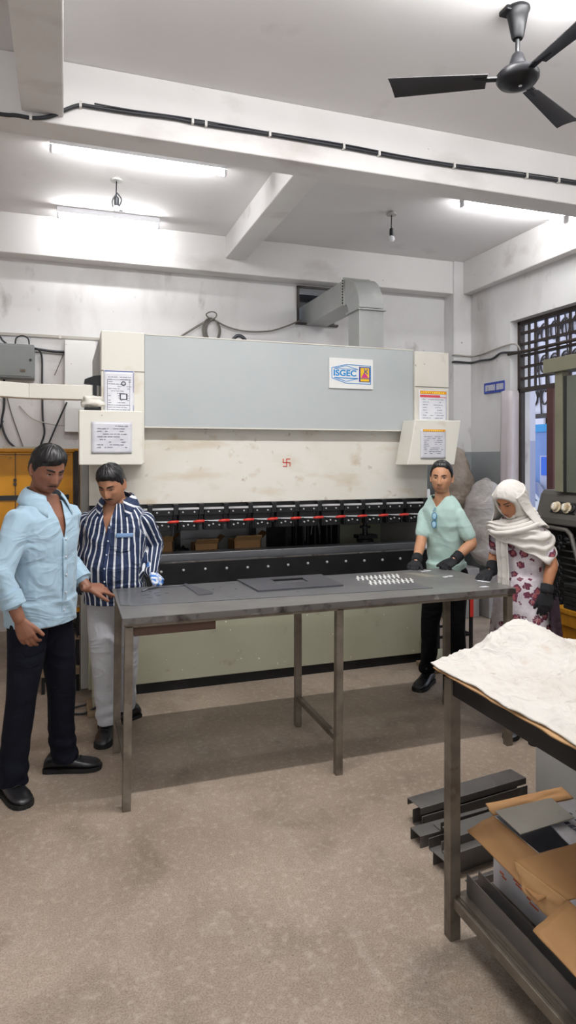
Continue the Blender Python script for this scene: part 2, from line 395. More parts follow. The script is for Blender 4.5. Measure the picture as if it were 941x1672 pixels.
# ================================================================ THE ROOM
ZC = 3.85; YW = 6.60; XW = 4.42; XL = -3.6; YF = -3.0; T = .25
struct('floor', MB().box(XL, XW+.3, YF, YW, -.1, 0), M['floor'])
struct('ceiling', MB().box(XL-T, XW+T, YF-T, YW+T, ZC, ZC+.15), M['ceiling'])
# back wall with the hole the duct leaves through (X 2.36-2.80, Z 3.04-3.46)
w = MB(); w.box(XL, 2.38, YW, YW+T, 0, ZC); w.box(2.80, XW, YW, YW+T, 0, ZC)
w.box(2.38, 2.80, YW, YW+T, 0, 3.06); w.box(2.38, 2.80, YW, YW+T, 3.44, ZC)
struct('wall_back', w, M['wall'])
struct('wall_left', MB().box(XL-T, XL, YF-T, YW+T, 0, ZC), M['wall'])
struct('wall_front', MB().box(XL, XW, YF-T, YF, 0, ZC), M['wall'])
# right wall, opening for the barred doorway Y 3.2-5.71, Z 0-3.04
w = MB(); w.box(XW, XW+T, 5.71, YW+T, 0, ZC); w.box(XW, XW+T, 3.2, 5.71, 3.04, ZC); w.box(XW, XW+T, YF-T, 3.2, 0, ZC)
struct('wall_right', w, M['wall'])
struct('trim_1', MB().box(XW-.012, XW, 5.83, YW, 0, 1.68).box(4.19, XW-.012, 6.388, 6.40, 0, 1.68).box(2.9, 4.18, YW-.012, YW, 0, 1.68).box(4.174, 4.186, 6.388, YW, 0, 1.68), M['dado'])
# beams and corner pillar
struct('trim_2', MB().box(XL, XW, 6.42, YW, 3.48, ZC), M['beam'], bevel=.008)
struct('trim_3', MB().box(XL, XW, 3.87, 4.08, 3.49, ZC), M['beam'], bevel=.008)
struct('trim_4', MB().box(1.535, 1.745, 4.08, 6.42, 3.625, ZC), M['beam'], bevel=.008)
struct('trim_5', MB().box(-.225, -.005, YF, 3.87, 3.53, ZC), M['beam'], bevel=.008)
struct('trim_6', MB().box(4.31, XW, YF, 6.40, 3.48, ZC), M['beam'], bevel=.008)
struct('trim_7', MB().box(4.186, XW, 6.40, YW, 0, ZC), M['wall'], bevel=.008)
struct('trim_8', MB().box(XL, XW, -.2, .02, 3.49, ZC), M['beam'], bevel=.008)
struct('trim_9', MB().box(XW-.006, XW+.001, 5.71, 5.83, 0, 2.33), M['white_band'])

# ---- barred transom and door frame in the right-hand opening
gr = thing('window_grille', 'dark steel grille of square bars above the doorway in right wall', 'window grille', (4.54, 5.0, 2.30))
g = MB(); g.box(4.51, 4.57, 3.2, 5.70, 2.30, 2.345); g.box(4.51, 4.57, 3.2, 5.70, 3.0, 3.04); g.box(4.51, 4.57, 5.665, 5.71, 2.30, 3.04)
g.build('frame', M['winframe'], gr, bevel=.003)
yv = [5.56, 5.465, 5.30, 5.14, 4.98, 4.82, 4.66, 4.50, 4.34, 4.18, 4.02]
for yy in yv: MB().box(4.53, 4.548, yy-.012, yy+.012, 2.345, 3.0).build('bar', M['winframe'], gr)
for zz in (2.44, 2.56, 2.68, 2.80, 2.915): MB().box(4.522, 4.556, 3.2, 5.67, zz-.013, zz+.013).build('crossbar', M['winframe'], gr)
p = MB().tube([(4.40, 5.72, 2.70), (4.47, 5.5, 2.705), (4.47, 3.3, 2.72)], .018, 10).build('service_pipe', M['winframe'], None, smooth=True)
tag(p, 'brown pipe running across the window grille', 'pipe')
d = MB(); d.box(4.515, 4.565, 5.655, 5.70, 0, 2.30)
o = d.build('door_1', M['winframe'], None, bevel=.003); o['kind'] = 'structure'
d = MB(); d.box(4.50, 4.58, 5.17, 5.26, 0, 2.30)
o = d.build('door_2', M['maroon'], None, bevel=.003); o['kind'] = 'structure'
# pale plastic curtain gathered at the door jamb
def curtain_fn(u, v):
    k_ = .010+.012*abs(math.sin(u*7+v*1.5))
    g_ = u/.52
    if u < .52: x, y = 4.408-k_*.6, 5.835-.130*g_
    else: x, y = 4.408+.118*(u-.52)/.48, 5.705-k_
    return (x-.02*v*(1 if u < .6 else .3), y+.010*math.sin(v*3), 2.32-2.29*v)
c = MB().grid(curtain_fn, 14, 20); c.build('curtain', M['curtain'], None, smooth=True)
cu = bpy.data.objects['curtain']; s_ = cu.modifiers.new('s', 'SOLIDIFY'); s_.thickness = .004
tag(cu, 'pale pinkish plastic curtain hanging at the doorway jamb', 'curtain')

# ---- outdoors beyond the doorway
struct('trim_10', MB().box(4.72, 14, -1, 16, -.12, -.02), M['ground'])
pl = thing('pillar', 'pale lilac square pillar standing outside the doorway', 'pillar', (6.0, 7.38, 0))
MB().box(5.96, 6.06, 7.30, 7.46, -.02, 1.84).build('painted_base', M['lilac2'], pl)
MB().box(5.96, 6.06, 7.30, 7.46, 1.84, 4.6).build('shaft', M['lilac'], pl)
bw = thing('boundary_wall', 'blue painted compound wall outside with bright stripe on top', 'wall', (7.2, 7.6, 0))
MB().box(7.2, 7.35, 5.6, 10.2, -.02, 2.02).build('wall_panel', M['bluewall'], bw)
MB().box(7.18, 7.37, 5.6, 10.2, 2.02, 2.14).build('coping', M['bluestripe'], bw)
ps = thing('poster_board', 'bright blue poster on a stand against the compound wall', 'poster', (7.1, 8.25, 0))
MB().box(7.165, 7.178, 8.14, 8.50, 1.33, 1.62).build('poster_face', M['poster'], ps)
MB().box(7.178, 7.198, 8.10, 8.54, 0.0, 1.64).build('backing', M['lilac2'], ps)
fb = thing('building', 'grey and pink building with dark awnings seen through the grille', 'building', (9.5, 10, 0))
MB().box(10.0, 10.3, 6, 16, -.02, 3.1).build('lower_wall', M['facade'], fb)
MB().box(9.9, 10.2, 11.6, 16, 2.2, 6.5).build('pink_wall', M['pink'], fb)
MB().box(9.95, 10.25, 6, 11.6, 3.1, 3.9).build('awning', M['maroon'], fb)
MB().box(9.9, 10.2, 8.6, 10.4, 3.9, 6.5).build('upper_wall', M['pink'], fb)
MB().box(9.85, 10.1, 9.2, 9.7, 3.3, 5.2).build('shutter', M['maroon'], fb)
for yy in (6.8, 8.0, 9.2, 10.4, 11.6): MB().box(9.85, 10.0, yy, yy+.35, 0, 3.0).build('pilaster', M['lilac'], fb)
# scrolled outdoor gate
og = thing('ornamental_gate', 'white gate panel with dark scrollwork behind the window grille', 'gate', (6.6, 7.6, 0))
MB().box(6.62, 6.64, 7.02, 8.15, 2.25, 3.75).build('gate_panel', M['lilac'], og)
s_g = MB()
for k in range(15):
    cy = 7.13+.21*(k % 5); cz = 2.5+.46*(k//5)
    s_g.tube([(6.60, cy+.095*math.cos(a)*(1-.05*a)*(1 if k % 2 else -1), cz+.15*math.sin(a)*(1-.05*a)) for a in [i*.45 for i in range(20)]], .013, 6)
for k in range(6): s_g.tube([(6.60, 7.02+.2*k, 2.25), (6.60, 7.02+.2*k+.14, 3.75)], .011, 6)
s_g.build('scrollwork', M['winframe'], og, smooth=True)
MB().box(6.56, 6.66, 6.98, 8.18, 2.19, 2.25).box(6.56, 6.66, 6.98, 8.18, 3.75, 3.81).box(6.58, 6.66, 6.97, 7.02, 0, 3.8).box(6.58, 6.66, 8.15, 8.19, 0, 3.8).build('gate_frame', M['winframe'], og)
ut = thing('parked_car', 'silver car parked outside, its bonnet just seen past the door', 'car', (6.9, 8.8, 0))
MB().prism([(6.85, 9.60, 0.30), (6.85, 7.70, 0.30), (6.85, 7.70, 0.82), (6.85, 8.10, 0.88), (6.85, 8.50, 1.22), (6.85, 9.30, 1.25), (6.85, 9.60, 0.95)], (.30, 0, 0)).build('car_body', M['carsilver'], ut, bevel=.05)
MB().prism([(6.84, 9.25, 0.95), (6.84, 8.22, 0.95), (6.84, 8.52, 1.17), (6.84, 9.25, 1.19)], (.32, 0, 0)).build('car_window', M['carglass'], ut)
for yy in (8.1, 9.25): MB().cyl((6.83, yy, .32), (7.0, yy, .32), .32).build('wheel', M['blackplastic'], ut)
# ================================================================ PRESS BRAKE
pb = thing('press_brake', 'long cream and blue-grey press brake standing along the back wall', 'press', (1.45, 4.9, 0))
MB().box(.15, 2.74, 4.53, 4.60, .075, .74).build('base_panel', M['sage'], pb, bevel=.006)
MB().box(.20, 2.70, 4.56, 4.64, 0, .08).build('plinth', M['blackmetal'], pb)
MB().box(.155, 2.735, 4.47, 4.56, .74, .90).build('bed_beam', M['blackmetal'], pb, bevel=.004)
MB().box(.155, 2.735, 4.468, 4.50, .90, .906).build('bed_beam_edge', M['edgesteel'], pb)
MB().box(.155, 2.735, 4.58, 4.72, .88, .945).build('bed_rail', M['railsteel'], pb, bevel=.004)
for s_, x0 in ((0, .105), (1, 2.70)):
    p = MB().box(x0, x0+.05, 4.64, 5.75, .05, 1.60); p.box(x0+(.15 if s_ == 0 else -.1), x0+(.2 if s_ == 0 else -.05), 4.75, 5.75, 1.6, 2.40)
    p.build('side_frame', M['cabinetgrey'], pb, bevel=.004)
MB().box(.154, 2.72, 4.53, 4.60, 1.30, 1.84).build('ram', M['ram'], pb, bevel=.004)
c = MB().box(.507, 2.548, 4.45, 4.62, 1.828, 2.449); c.build('front_cover', M['coverblue'], pb, bevel=.005)
MB().box(.507, 2.548, 4.446, 4.46, 1.822, 1.830).box(.507, 2.548, 4.446, 4.46, 2.445, 2.452).build('cover_lip', M['cream'], pb)
MB().box(.22, 2.84, 4.60, 5.7, 1.9, 2.425).build('hydraulic_housing', M['cabinetgrey'], pb)
MB().box(.226, .505, 4.43, 4.60, 1.58, 2.455).build('side_column', M['cream'], pb, bevel=.006)
MB().box(2.552, 2.852, 4.43, 4.60, 1.58, 2.44).build('side_column', M['cream'], pb, bevel=.006)
for x0, x1, zz in ((.226, .505, 2.19), (2.552, 2.852, 2.165)): MB().box(x0, x1, 4.427, 4.431, zz, zz+.004).build('panel_seam', M['edgesteel'], pb)
MB().box(.085, .475, 4.25, 4.43, 1.575, 1.918).build('control_box', M['cream'], pb, bevel=.006)
MB().prism([(2.384, 4.25, 1.566), (2.786, 4.25, 1.566), (2.842, 4.25, 1.90), (2.452, 4.25, 1.90)], (0, .19, 0)).build('control_box', M['cream'], pb, bevel=.006)
hk = MB(); hk.box(.118, .215, 4.28, 4.40, 1.925, 1.935)
hk.build('box_lid_plate', M['blackmetal'], pb)
# pendant arm reaching left from the column, kinked towards the room
a = MB(); a.prism([(-.215, 4.46, 2.0), (.175, 4.46, 2.0), (.175, 4.46, 2.094), (-.215, 4.46, 2.094)], (0, .10, 0))
a.prism([(-.215, 4.46, 2.0), (-.215, 4.56, 2.0), (-.215, 4.56, 2.094), (-.215, 4.46, 2.094)], (-.62, -.34, .0))
a.build('pendant_arm', M['cream'], pb, bevel=.004)
b = MB(); b.box(.178, .20, 4.45, 4.57, 1.97, 2.10); b.box(.165, .23, 4.49, 4.55, 1.93, 1.96)
b.prism([(.12, 4.47, 2.108), (.225, 4.47, 2.10), (.225, 4.47, 2.165), (.185, 4.47, 2.160), (.125, 4.47, 2.135)], (0, .06, 0))
b.lathe([(0, 0), (.035, 0), (.035, .06), (0, .06)], (.208, 4.5, 1.935), 14)
b.build('arm_bracket', M['blackmetal'], pb)
# clamps with red handles
C0 = .387; first = None
clampx = [.387+.1772*k for k in range(13)]
for k, x0 in enumerate(clampx):
    if first is None:
        q = MB(); q.box(x0, x0+.142, 4.49, 4.56, 1.117, 1.183); q.box(x0+.006, x0+.136, 4.505, 4.56, 1.183, 1.225)
        q.box(x0+.004, x0+.14, 4.485, 4.56, 1.222, 1.262)
        q.box(x0+.01, x0+.02, 4.48, 4.49, 1.12, 1.18); q.box(x0+.122, x0+.132, 4.48, 4.49, 1.12, 1.18)
        first = q.build('tool_clamp', M['blackmetal'], pb, bevel=.003)
        sp = MB(); sp.box(x0, x0+.142, 4.482, 4.50, 1.262, 1.275); st = sp.build('clamp_strip', M['silver'], first)
        h = MB(); h.tube([(x0+.10, 4.465, 1.178), (x0+.125, 4.462, 1.181), (x0+.175, 4.458, 1.183)], [.006, .0105, .009], 10)
        ha = h.build('handle', M['red'], first, smooth=True)
        r = MB(); r.tube([(x0+.03, 4.478, 1.181), (x0+.10, 4.468, 1.178)], .003, 8)
        r.box(x0+.0, x0+.142, 4.478, 4.49, 1.181, 1.186)
        for bx, bz in ((.035, 1.15), (.065, 1.158), (.108, 1.15), (.03, 1.245), (.11, 1.245)):
            r.cyl((x0+bx, 4.478, bz), (x0+bx, 4.49, bz), .006, n=8)
        ro = r.build('screws', M['silver'], first, smooth=False)
    else:
        cpy = copy_tree(first, pb); cpy.location = (x0-C0, 0, 0)
for k in range(13):
    xm = clampx[k]+.16
    q = MB().box(xm-.016, xm+.02, 4.49, 4.56, 1.225, 1.30).box(xm-.012, xm+.014, 4.53, 4.56, 1.15, 1.225)
    if k == 0:
        hf = q.build('hanger_block', M['darksteel'], pb, bevel=.003)
    else:
        cpy = hf.copy(); COL.objects.link(cpy); cpy.parent = pb; cpy.location = (xm-clampx[0]-.16, 0, 0)
MB().box(.16, 2.73, 4.54, 4.60, 1.23, 1.30).build('clamp_rail', M['blackmetal'], pb)
# bolts
bf = None
for k in range(14):
    x0 = .62+.152*k
    if bf is None:
        bf = MB().lathe([(0, 0), (.009, 0), (.010, .005), (.006, .011), (0, .012)], (x0, 4.47, .845), 8, Matrix.Rotation(math.radians(90), 3, 'X')).build('bolt', M['silver'], pb)
    else:
        cpy = bf.copy(); COL.objects.link(cpy); cpy.parent = pb; cpy.location = (x0-.62, 0, .004*math.sin(k))
# back of the mouth
MB().box(.16, 1.62, 5.30, 5.34, .60, 1.75).build('rear_panel', mat('rear_panel_paint', '#c9cac6', rough=.5), pb)
MB().box(2.30, 2.70, 5.30, 5.34, .60, 1.75).build('rear_panel', M['sage'], pb)
MB().box(1.62, 2.30, 5.40, 5.43, .60, 1.75).build('rear_guard', M['blackmetal'], pb)
MB().box(.80, 1.45, 5.10, 5.16, 1.08, 1.16).box(.80, 1.45, 5.12, 5.16, .98, 1.08).build('back_gauge', M['railsteel'], pb)
for x0 in (.83, 1.44, 1.74): MB().box(x0-.02, x0+.02, 5.05, 5.10, .7, 1.35).build('gauge_post', M['blackmetal'], pb)
j = MB().lathe([(.07, 0), (.07, .02), (.03, .03), (.022, .06), (.022, .11), (.045, .115), (.045, .13), (.02, .135), (.02, .30), (.03, .31), (.03, .4)], (2.33, 4.85, .93), 14)
j.box(2.25, 2.42, 4.80, 4.9, .96, .99); j.build('support_jack', M['blackmetal'], pb)
# feet
for x0 in (.17, 2.66):
    ft = MB().box(x0, x0+.19, 4.30, 4.52, .035, .10).box(x0+.0, x0+.05, 4.44, 4.53, .10, .24); ft.build('levelling_foot', M['sage'], pb, bevel=.006)
# plate with the maker's lettering
npl = MB().box(1.842, 2.199, 4.438, 4.446, 2.132, 2.357).build('nameplate', M['signwhite'], pb, bevel=.002)
def quadstrip(mb, pts, w, y, dy=.003):
    """flat line work in the XZ plane"""
    for i in range(len(pts)-1):
        a = Vector((pts[i][0], 0, pts[i][1])); b_ = Vector((pts[i+1][0], 0, pts[i+1][1])); d = (b_-a).normalized(); n_ = Vector((-d.z, 0, d.x))*w/2
        a = a-d*w*.3; b_ = b_+d*w*.3
        mb.prism([(p_.x, y, p_.z) for p_ in (a-n_, b_-n_, b_+n_, a+n_)], (0, -dy, 0))
lg = MB(); y0 = 4.438
L = 1.862; R_ = 2.178
quadstrip(lg, [(L, 2.283), (L+.115, 2.312), (R_, 2.306), (R_, 2.172), (L+.115, 2.172), (L, 2.208), (L, 2.283)], .004, y0)
quadstrip(lg, [(L+.02, 2.279), (L+.115, 2.303), (L+.21, 2.277)], .004, y0)
quadstrip(lg, [(L+.02, 2.279), (L+.21, 2.277)], .003, y0)
quadstrip(lg, [(L+.02, 2.212), (L+.115, 2.186), (L+.21, 2.210)], .004, y0)
quadstrip(lg, [(L+.02, 2.212), (L+.21, 2.210)], .006, y0)
lg.build('logo_outline', M['logoblue'], npl)
def text(name, body, m, parent, loc, size, width=None, rot=(math.pi/2, 0, 0), bold=0, ext=.001):
    cu_ = bpy.data.curves.new(name, 'FONT'); cu_.body = body; cu_.size = size; cu_.extrude = ext; cu_.offset = bold
    cu_.align_x = 'CENTER'; cu_.align_y = 'CENTER'; cu_.materials.append(m)
    o_ = bpy.data.objects.new(name, cu_); COL.objects.link(o_)
    bpy.context.view_layer.update()
    if width:
        k = width/max(o_.dimensions.x, 1e-4); o_.scale = (k, 1, 1)
    me = bpy.data.meshes.new_from_object(o_.evaluated_get(bpy.context.evaluated_depsgraph_get()))
    sc_ = o_.scale.x
    bpy.data.objects.remove(o_); bpy.data.curves.remove(cu_)
    mt = Matrix.Translation(loc) @ Euler(rot).to_matrix().to_4x4() @ Matrix.Diagonal((sc_, 1, 1, 1))
    if parent is not None: mt = ORG[parent.name] @ mt
    me.transform(mt); me.name = name
    o2 = bpy.data.objects.new(name, me); COL.objects.link(o2)
    if not me.materials: me.materials.append(m)
    if parent is not None: o2.parent = parent; ORG[o2.name] = ORG[parent.name]
    return o2
text('lettering', 'ISGEC', M['logoblue'], npl, (1.967, 4.4365, 2.245), .062, .183, bold=.0016)
em = MB(); em.box(2.083, 2.172, 4.434, 4.4385, 2.186, 2.298); e1 = em.build('emblem', M['logonavy'], npl)
MB().box(2.092, 2.163, 4.432, 4.435, 2.213, 2.290).box(2.092, 2.163, 4.432, 4.435, 2.189, 2.208).build('emblem_field', M['logoyellow'], npl)
q = MB(); q.prism([(2.098, 4.431, 2.216), (2.157, 4.431, 2.216), (2.140, 4.431, 2.240), (2.128, 4.431, 2.250), (2.112, 4.431, 2.240)], (0, .002, 0))
q.build('emblem_mound', M['logomagenta'], npl)
q = MB(); quadstrip(q, [(2.122, 2.284), (2.128, 2.262), (2.118, 2.245)], .006, 4.432, .002); quadstrip(q, [(2.150, 2.280), (2.132, 2.262), (2.150, 2.246)], .006, 4.432, .002)
q.build('emblem_figure', M['logonavy'], npl)
# red auspicious mark painted on the ram
q = MB(); sx, sz, r_ = 1.5415, 1.583, .027
quadstrip(q, [(sx, sz-r_), (sx, sz+r_)], .006, 4.531, .003); quadstrip(q, [(sx-r_, sz), (sx+r_, sz)], .006, 4.531, .003)
quadstrip(q, [(sx, sz+r_), (sx+r_, sz+r_)], .006, 4.531, .003); quadstrip(q, [(sx+r_, sz), (sx+r_, sz-r_)], .006, 4.531, .003)
quadstrip(q, [(sx, sz-r_), (sx-r_, sz-r_)], .006, 4.531, .003); quadstrip(q, [(sx-r_, sz), (sx-r_, sz+r_)], .006, 4.531, .003)
q.build('painted_mark', M['redpaint'], pb)

# ---- notices
def notice(label, pts, y, n_lines, header=None, group=None, paper='paper', extra=None, seed=1):
    """pts = (x0, x1, z0, z1) of the sheet in the plane Y = y; optional skew"""
    x0, x1, z0, z1 = pts; rnd = random.Random(seed)
    t = thing('paper_notice', label, 'notice', ((x0+x1)/2, y, z0))
    def fn(u, v):
        return (x0+(x1-x0)*u, y-.002-.0025*abs(math.sin(u*5+seed)*math.sin(v*4+seed)), z0+(z1-z0)*v)
    sh = MB().grid(fn, 10, 12).build('sheet', M[paper], t, smooth=True)
    sm = sh.modifiers.new('s', 'SOLIDIFY'); sm.thickness = .0015
    pr_ = MB(); W_ = x1-x0; H_ = z1-z0
    ztop = z1-.14*H_ if not header else z1-.26*H_
    for i in range(n_lines):
        zz = ztop-(ztop-z0-.1*H_)*i/n_lines
        xx = x0+.14*W_
        while xx < x1-.16*W_:
            l = rnd.uniform(.04, .16)*W_
            if rnd.random() < .72: pr_.box(xx, min(xx+l, x1-.1*W_), y-.0055, y-.0048, zz, zz+.0035)
            xx += l+.02*W_
    pr_.build('printed_lines', M['ink'], t)
    if extra: extra(t, x0, x1, z0, z1, y)
    return t
def ex1(t, x0, x1, z0, z1, y):
    b_ = MB(); b_.box(x0+.004, x1-.004, y-.0056, y-.005, z1-.008, z1-.002); b_.box(x0+.004, x1-.002, y-.0056, y-.005, z0+.001, z0+.006); b_.box(x1-.005, x1-.002, y-.0056, y-.005, z0+.004, z1-.01)
    b_.build('blue_border', M['inkblue'], t)
    d_ = MB(); quadstrip(d_, [(x0+.022, z1-.06), (x1-.028, z1-.06), (x1-.028, z0+.05), (x0+.022, z0+.05), (x0+.022, z1-.06)], .0018, y-.005, .0006)
    quadstrip(d_, [(x0+.022, z0+.095), (x1-.028, z0+.095)], .0018, y-.005, .0006)
    c_ = (x0+.125, z1-.085)
    quadstrip(d_, [(c_[0]+.013*math.cos(a_), c_[1]+.013*math.sin(a_)) for a_ in [i*math.pi/5 for i in range(11)]], .005, y-.005, .0006)
    d_.box(x0+.10, x0+.15, y-.0056, y-.005, z0+.13, z0+.172)
    d_.build('diagram', M['inkdark'], t)
    w_ = MB().box(x0+.108, x0+.142, y-.0064, y-.0056, z0+.136, z0+.166); w_.build('diagram_window', M['paper'], t)
notice('tall printed notice with blue borders on the left column of the press', (.243, .436, 1.872, 2.194), 4.428, 16, extra=ex1, seed=3)
notice('creased wide paper taped on the left control box of the press', (.158, .405, 1.648, 1.846), 4.247, 9, paper='paper2', seed=5)
def ex2(t, x0, x1, z0, z1, y):
    MB().box(x0+.01, x1-.004, y-.0056, y-.005, z1-.03, z1-.006).build('orange_header', M['orange'], t)
    h_ = MB(); rnd = random.Random(4); xx = x0+.02
    while xx < x1-.02:
        h_.box(xx, xx+rnd.uniform(.006, .014), y-.0062, y-.0056, z1-.025, z1-.011); xx += .019
    h_.build('header_characters', M['yellowprint'], t)
    MB().box(x0+.01, x1-.06, y-.0056, y-.005, z1-.052, z1-.038).box(x0+.01, x1-.004, y-.0056, y-.005, z1-.056, z1-.052).build('red_header', M['redprint'], t)
    MB().box(x0+.0, x1-.004, y-.0056, y-.005, z0+.001, z0+.009).build('blue_footer', M['inkblue'], t)
notice('white notice with orange and red header on the right column of the press', (2.582, 2.830, 1.855, 2.142), 4.428, 9, header=1, extra=ex2, seed=9)
def ex3(t, x0, x1, z0, z1, y):
    MB().box(x0+.02, x1-.004, y-.0056, y-.005, z1-.018, z1-.002).build('orange_header', M['orange'], t)
    h_ = MB(); xx = x0+.03
    while xx < x1-.03: h_.box(xx, xx+.01, y-.0062, y-.0056, z1-.014, z1-.006); xx += .018
    h_.build('header_characters', M['yellowprint'], t)
notice('creased notice with orange strip on the tilted right control box of the press', (2.492, 2.704, 1.612, 1.832), 4.247, 10, header=1, extra=ex3, paper='paper2', seed=12)

# crumpled cap lying on the left control box
def lump(name, label, cat, c, s, m, seed=0, amp=.25, n=26, mm=18, freq=2.2, parent=None, group=None, flat=0):
    b_ = MB(); c = Vector(c)
    rings = []
    for i in range(mm+1):
        t = math.pi*i/mm; row = []
        for j in range(n):
            a_ = 2*math.pi*j/n
            d_ = Vector((math.sin(t)*math.cos(a_), math.sin(t)*math.sin(a_), -math.cos(t)))
            k = 1+amp*(noise.noise(d_*freq+Vector((seed, 0, 0)))+.5*abs(noise.noise(d_*freq*2.7+Vector((0, seed, 0)))))
            e_ = Vector([math.copysign(abs(v_)**.75, v_) for v_ in d_])
            row.append(c+Vector((e_.x*s[0], e_.y*s[1], max(e_.z*s[2]*k, -s[2])))*1.0+Vector((d_.x*s[0]*(k-1), d_.y*s[1]*(k-1), 0)))
        rings.append(row)
    b_.loft(rings)
    o_ = b_.build(name, m, parent, smooth=True)
    if parent is None: tag(o_, label, cat, group)
    return o_
lump('rag', 'crumpled cream rag lying on top of the left control box', 'rag', (.165, 4.33, 1.973), (.062, .05, .036), M['cream'], 2, .5)

# ================================================================ things behind the press mouth
def carton(name, label, cat, x0, x1, y0, y1, z0, z1, m=None, group=None):
    t = thing(name, label, cat, ((x0+x1)/2, (y0+y1)/2, z0), 0, group)
    b_ = MB(); th = .006
    b_.box(x0, x1, y0, y0+th, z0, z1); b_.box(x0, x1, y1-th, y1, z0, z1); b_.box(x0, x0+th, y0, y1, z0, z1); b_.box(x1-th, x1, y0, y1, z0, z1); b_.box(x0, x1, y0, y1, z0, z0+th)
    b_.build('carton_body', m or M['cardboard'], t)
    f_ = MB(); f_.prism([(x0, y0, z1), (x1, y0, z1), (x1-.01, y0-.06, z1+.04), (x0+.01, y0-.06, z1+.04)], (0, .004, .004)); f_.build('flap', M['cardboardedge'], t)
    f_ = MB(); f_.prism([(x1, y0, z1), (x1, y1, z1), (x1+.05, y1-.01, z1+.05), (x1+.05, y0+.01, z1+.05)], (.004, 0, .004)); f_.build('flap', M['cardboardedge'], t)
    return t
MB().box(.30, 1.6, 4.80, 5.08, .80, .83).build('rear_tray', M['darksteel'], pb)
carton('small_carton', 'small open carton behind the press bed nearest the striped shirt man', 'box', .62, .76, 4.84, 4.98, .83, 1.0)
carton('small_carton', 'middle brown carton with raised flap behind the press bed', 'box', .92, 1.10, 4.84, 5.0, .83, .97)
carton('small_carton', 'rightmost brown carton behind the press bed', 'box', 1.22, 1.44, 4.84, 5.02, .83, .985)
lump('bag', 'small black bag beside the leftmost carton behind the press bed', 'bag', (.83, 4.9, .885), (.055, .05, .055), M['blackplastic'], 4, .5)
pc = MB().obox((.42, 4.86, .90), (.22, .12, .14), Euler((.2, 0, .1)).to_matrix()).build('brown_block', M['wood'], None, bevel=.01)
tag(pc, 'flat brown wooden block behind the press bed at far left', 'block')
tr = MB(); tr.beam((2.02, 5.28, .95), (2.06, 5.28, 1.35), .012, .012); tr.beam((2.10, 5.28, .95), (2.05, 5.28, 1.35), .012, .012); tr.beam((1.96, 5.28, .9), (1.97, 5.28, 1.35), .02, .01)
tag(tr.build('light_stand', M['railsteel'], None), 'thin grey folding stand seen through the press mouth', 'stand')
def tarp(u, v): return (1.88+.42*u, 5.33+.03*math.sin(u*24), .1+1.5*v)
t_ = MB().grid(tarp, 50, 4).build('tarpaulin', M['blackplastic'], None, smooth=True); sm = t_.modifiers.new('s', 'SOLIDIFY'); sm.thickness = .005
tag(t_, 'dark hanging tarpaulin seen through the press mouth', 'tarpaulin')
pt = MB().box(2.76, 2.80, 5.25, 5.30, 0, 1.5).build('yellow_post', M['yellow'], None)
tag(pt, 'thin yellow post seen between the press and the man in mint shirt', 'post')

# ================================================================ WORK TABLE
TZ = .89
wt = thing('work_table', 'long weathered steel work table in front of the press brake', 'table', (1.32, 3.4, 0))
MB().box(.25, 2.40, 3.055, 3.755, TZ-.008, TZ).build('table_top', M['topsteel'], wt)
r = MB(); r.box(.25, 2.40, 3.05, 3.058, TZ-.030, TZ-.001)
r.build('top_edge', M['edgesteel'], wt)
r = MB(); r.box(.26, 2.39, 3.065, 3.10, TZ-.048, TZ-.012); r.box(.26, 2.39, 3.70, 3.735, TZ-.048, TZ-.012); r.box(.26, .295, 3.10, 3.70, TZ-.048, TZ-.012); r.box(2.355, 2.39, 3.10, 3.70, TZ-.048, TZ-.012)
r.build('top_frame', M['legsteel'], wt, bevel=.002)
for x0, yy, sx in ((.262, 3.065, -.012), (.262, 3.69, -.01), (1.315, 3.065, -.006), (1.315, 3.69, 0), (2.352, 3.065, 0), (2.352, 3.69, 0)):
    q = MB(); q.add([(x0+sx, yy, 0), (x0+.038+sx, yy, 0), (x0+.038+sx, yy+.038, 0), (x0+sx, yy+.038, 0), (x0, yy, TZ-.04), (x0+.038, yy, TZ-.04), (x0+.038, yy+.038, TZ-.04), (x0, yy+.038, TZ-.04)],
                    [(0,3,2,1),(4,5,6,7),(0,1,5,4),(1,2,6,5),(2,3,7,6),(3,0,4,7)])
    q.build('leg', M['legsteel'], wt, bevel=.002)
for x0 in (.262, 1.32, 2.357):
    MB().box(x0+.003, x0+.03, 3.10, 3.692, .155, .185).build('stretcher', M['legsteel'], wt)
MB().prism([(.305, 3.09, .795), (.69, 3.09, .797), (.69, 3.09, .848), (.305, 3.09, .848)], (0, .05, 0)).build('support_board', M['brownboard'], wt)

# sheets on the table
def sheet(name, label, cat, poly, z, th, m, holes=None, parent=None):
    o_ = MB().prism([(x_, y_, z) for x_, y_ in poly], (0, 0, th)).build(name, m, parent, bevel=.0008)
    if parent is None: tag(o_, label, cat)
    return o_
ss = thing('steel_sheet', 'large thin cut steel sheet lying on the left half of the work table', 'sheet', (.8, 3.5, TZ))
def grid_sheet(poly, z, th, cut=()):
    return MB().prism([(x_, y_, z) for x_, y_ in poly], (0, 0, th))
grid_sheet([(.272, 3.74), (.262, 3.33), (.31, 3.30), (1.955, 3.195), (1.93, 3.50), (1.86, 3.74)], TZ+.0005, .003).build('sheet_body', M['sheet'], ss, bevel=.0006)
q = MB()   # punched slots in the sheet, dark recesses
for sx_, sy_, l_, a_ in ((.405, 3.52, .05, .2), (.47, 3.56, .03, .3), (.47, 3.49, .025, .3), (.44, 3.60, .02, 1.2), (.52, 3.53, .02, 0), (.42, 3.44, .03, .4), (.78, 3.55, .012, 0), (.83, 3.60, .01, 0), (.9, 3.52, .012, 0), (1.2, 3.34, .01, 0)):
    q.obox((sx_, sy_, TZ+.0037), (l_, .010, .0006), Euler((0, 0, a_)).to_matrix())
q.build('punched_slots', M['inkdark'], ss)
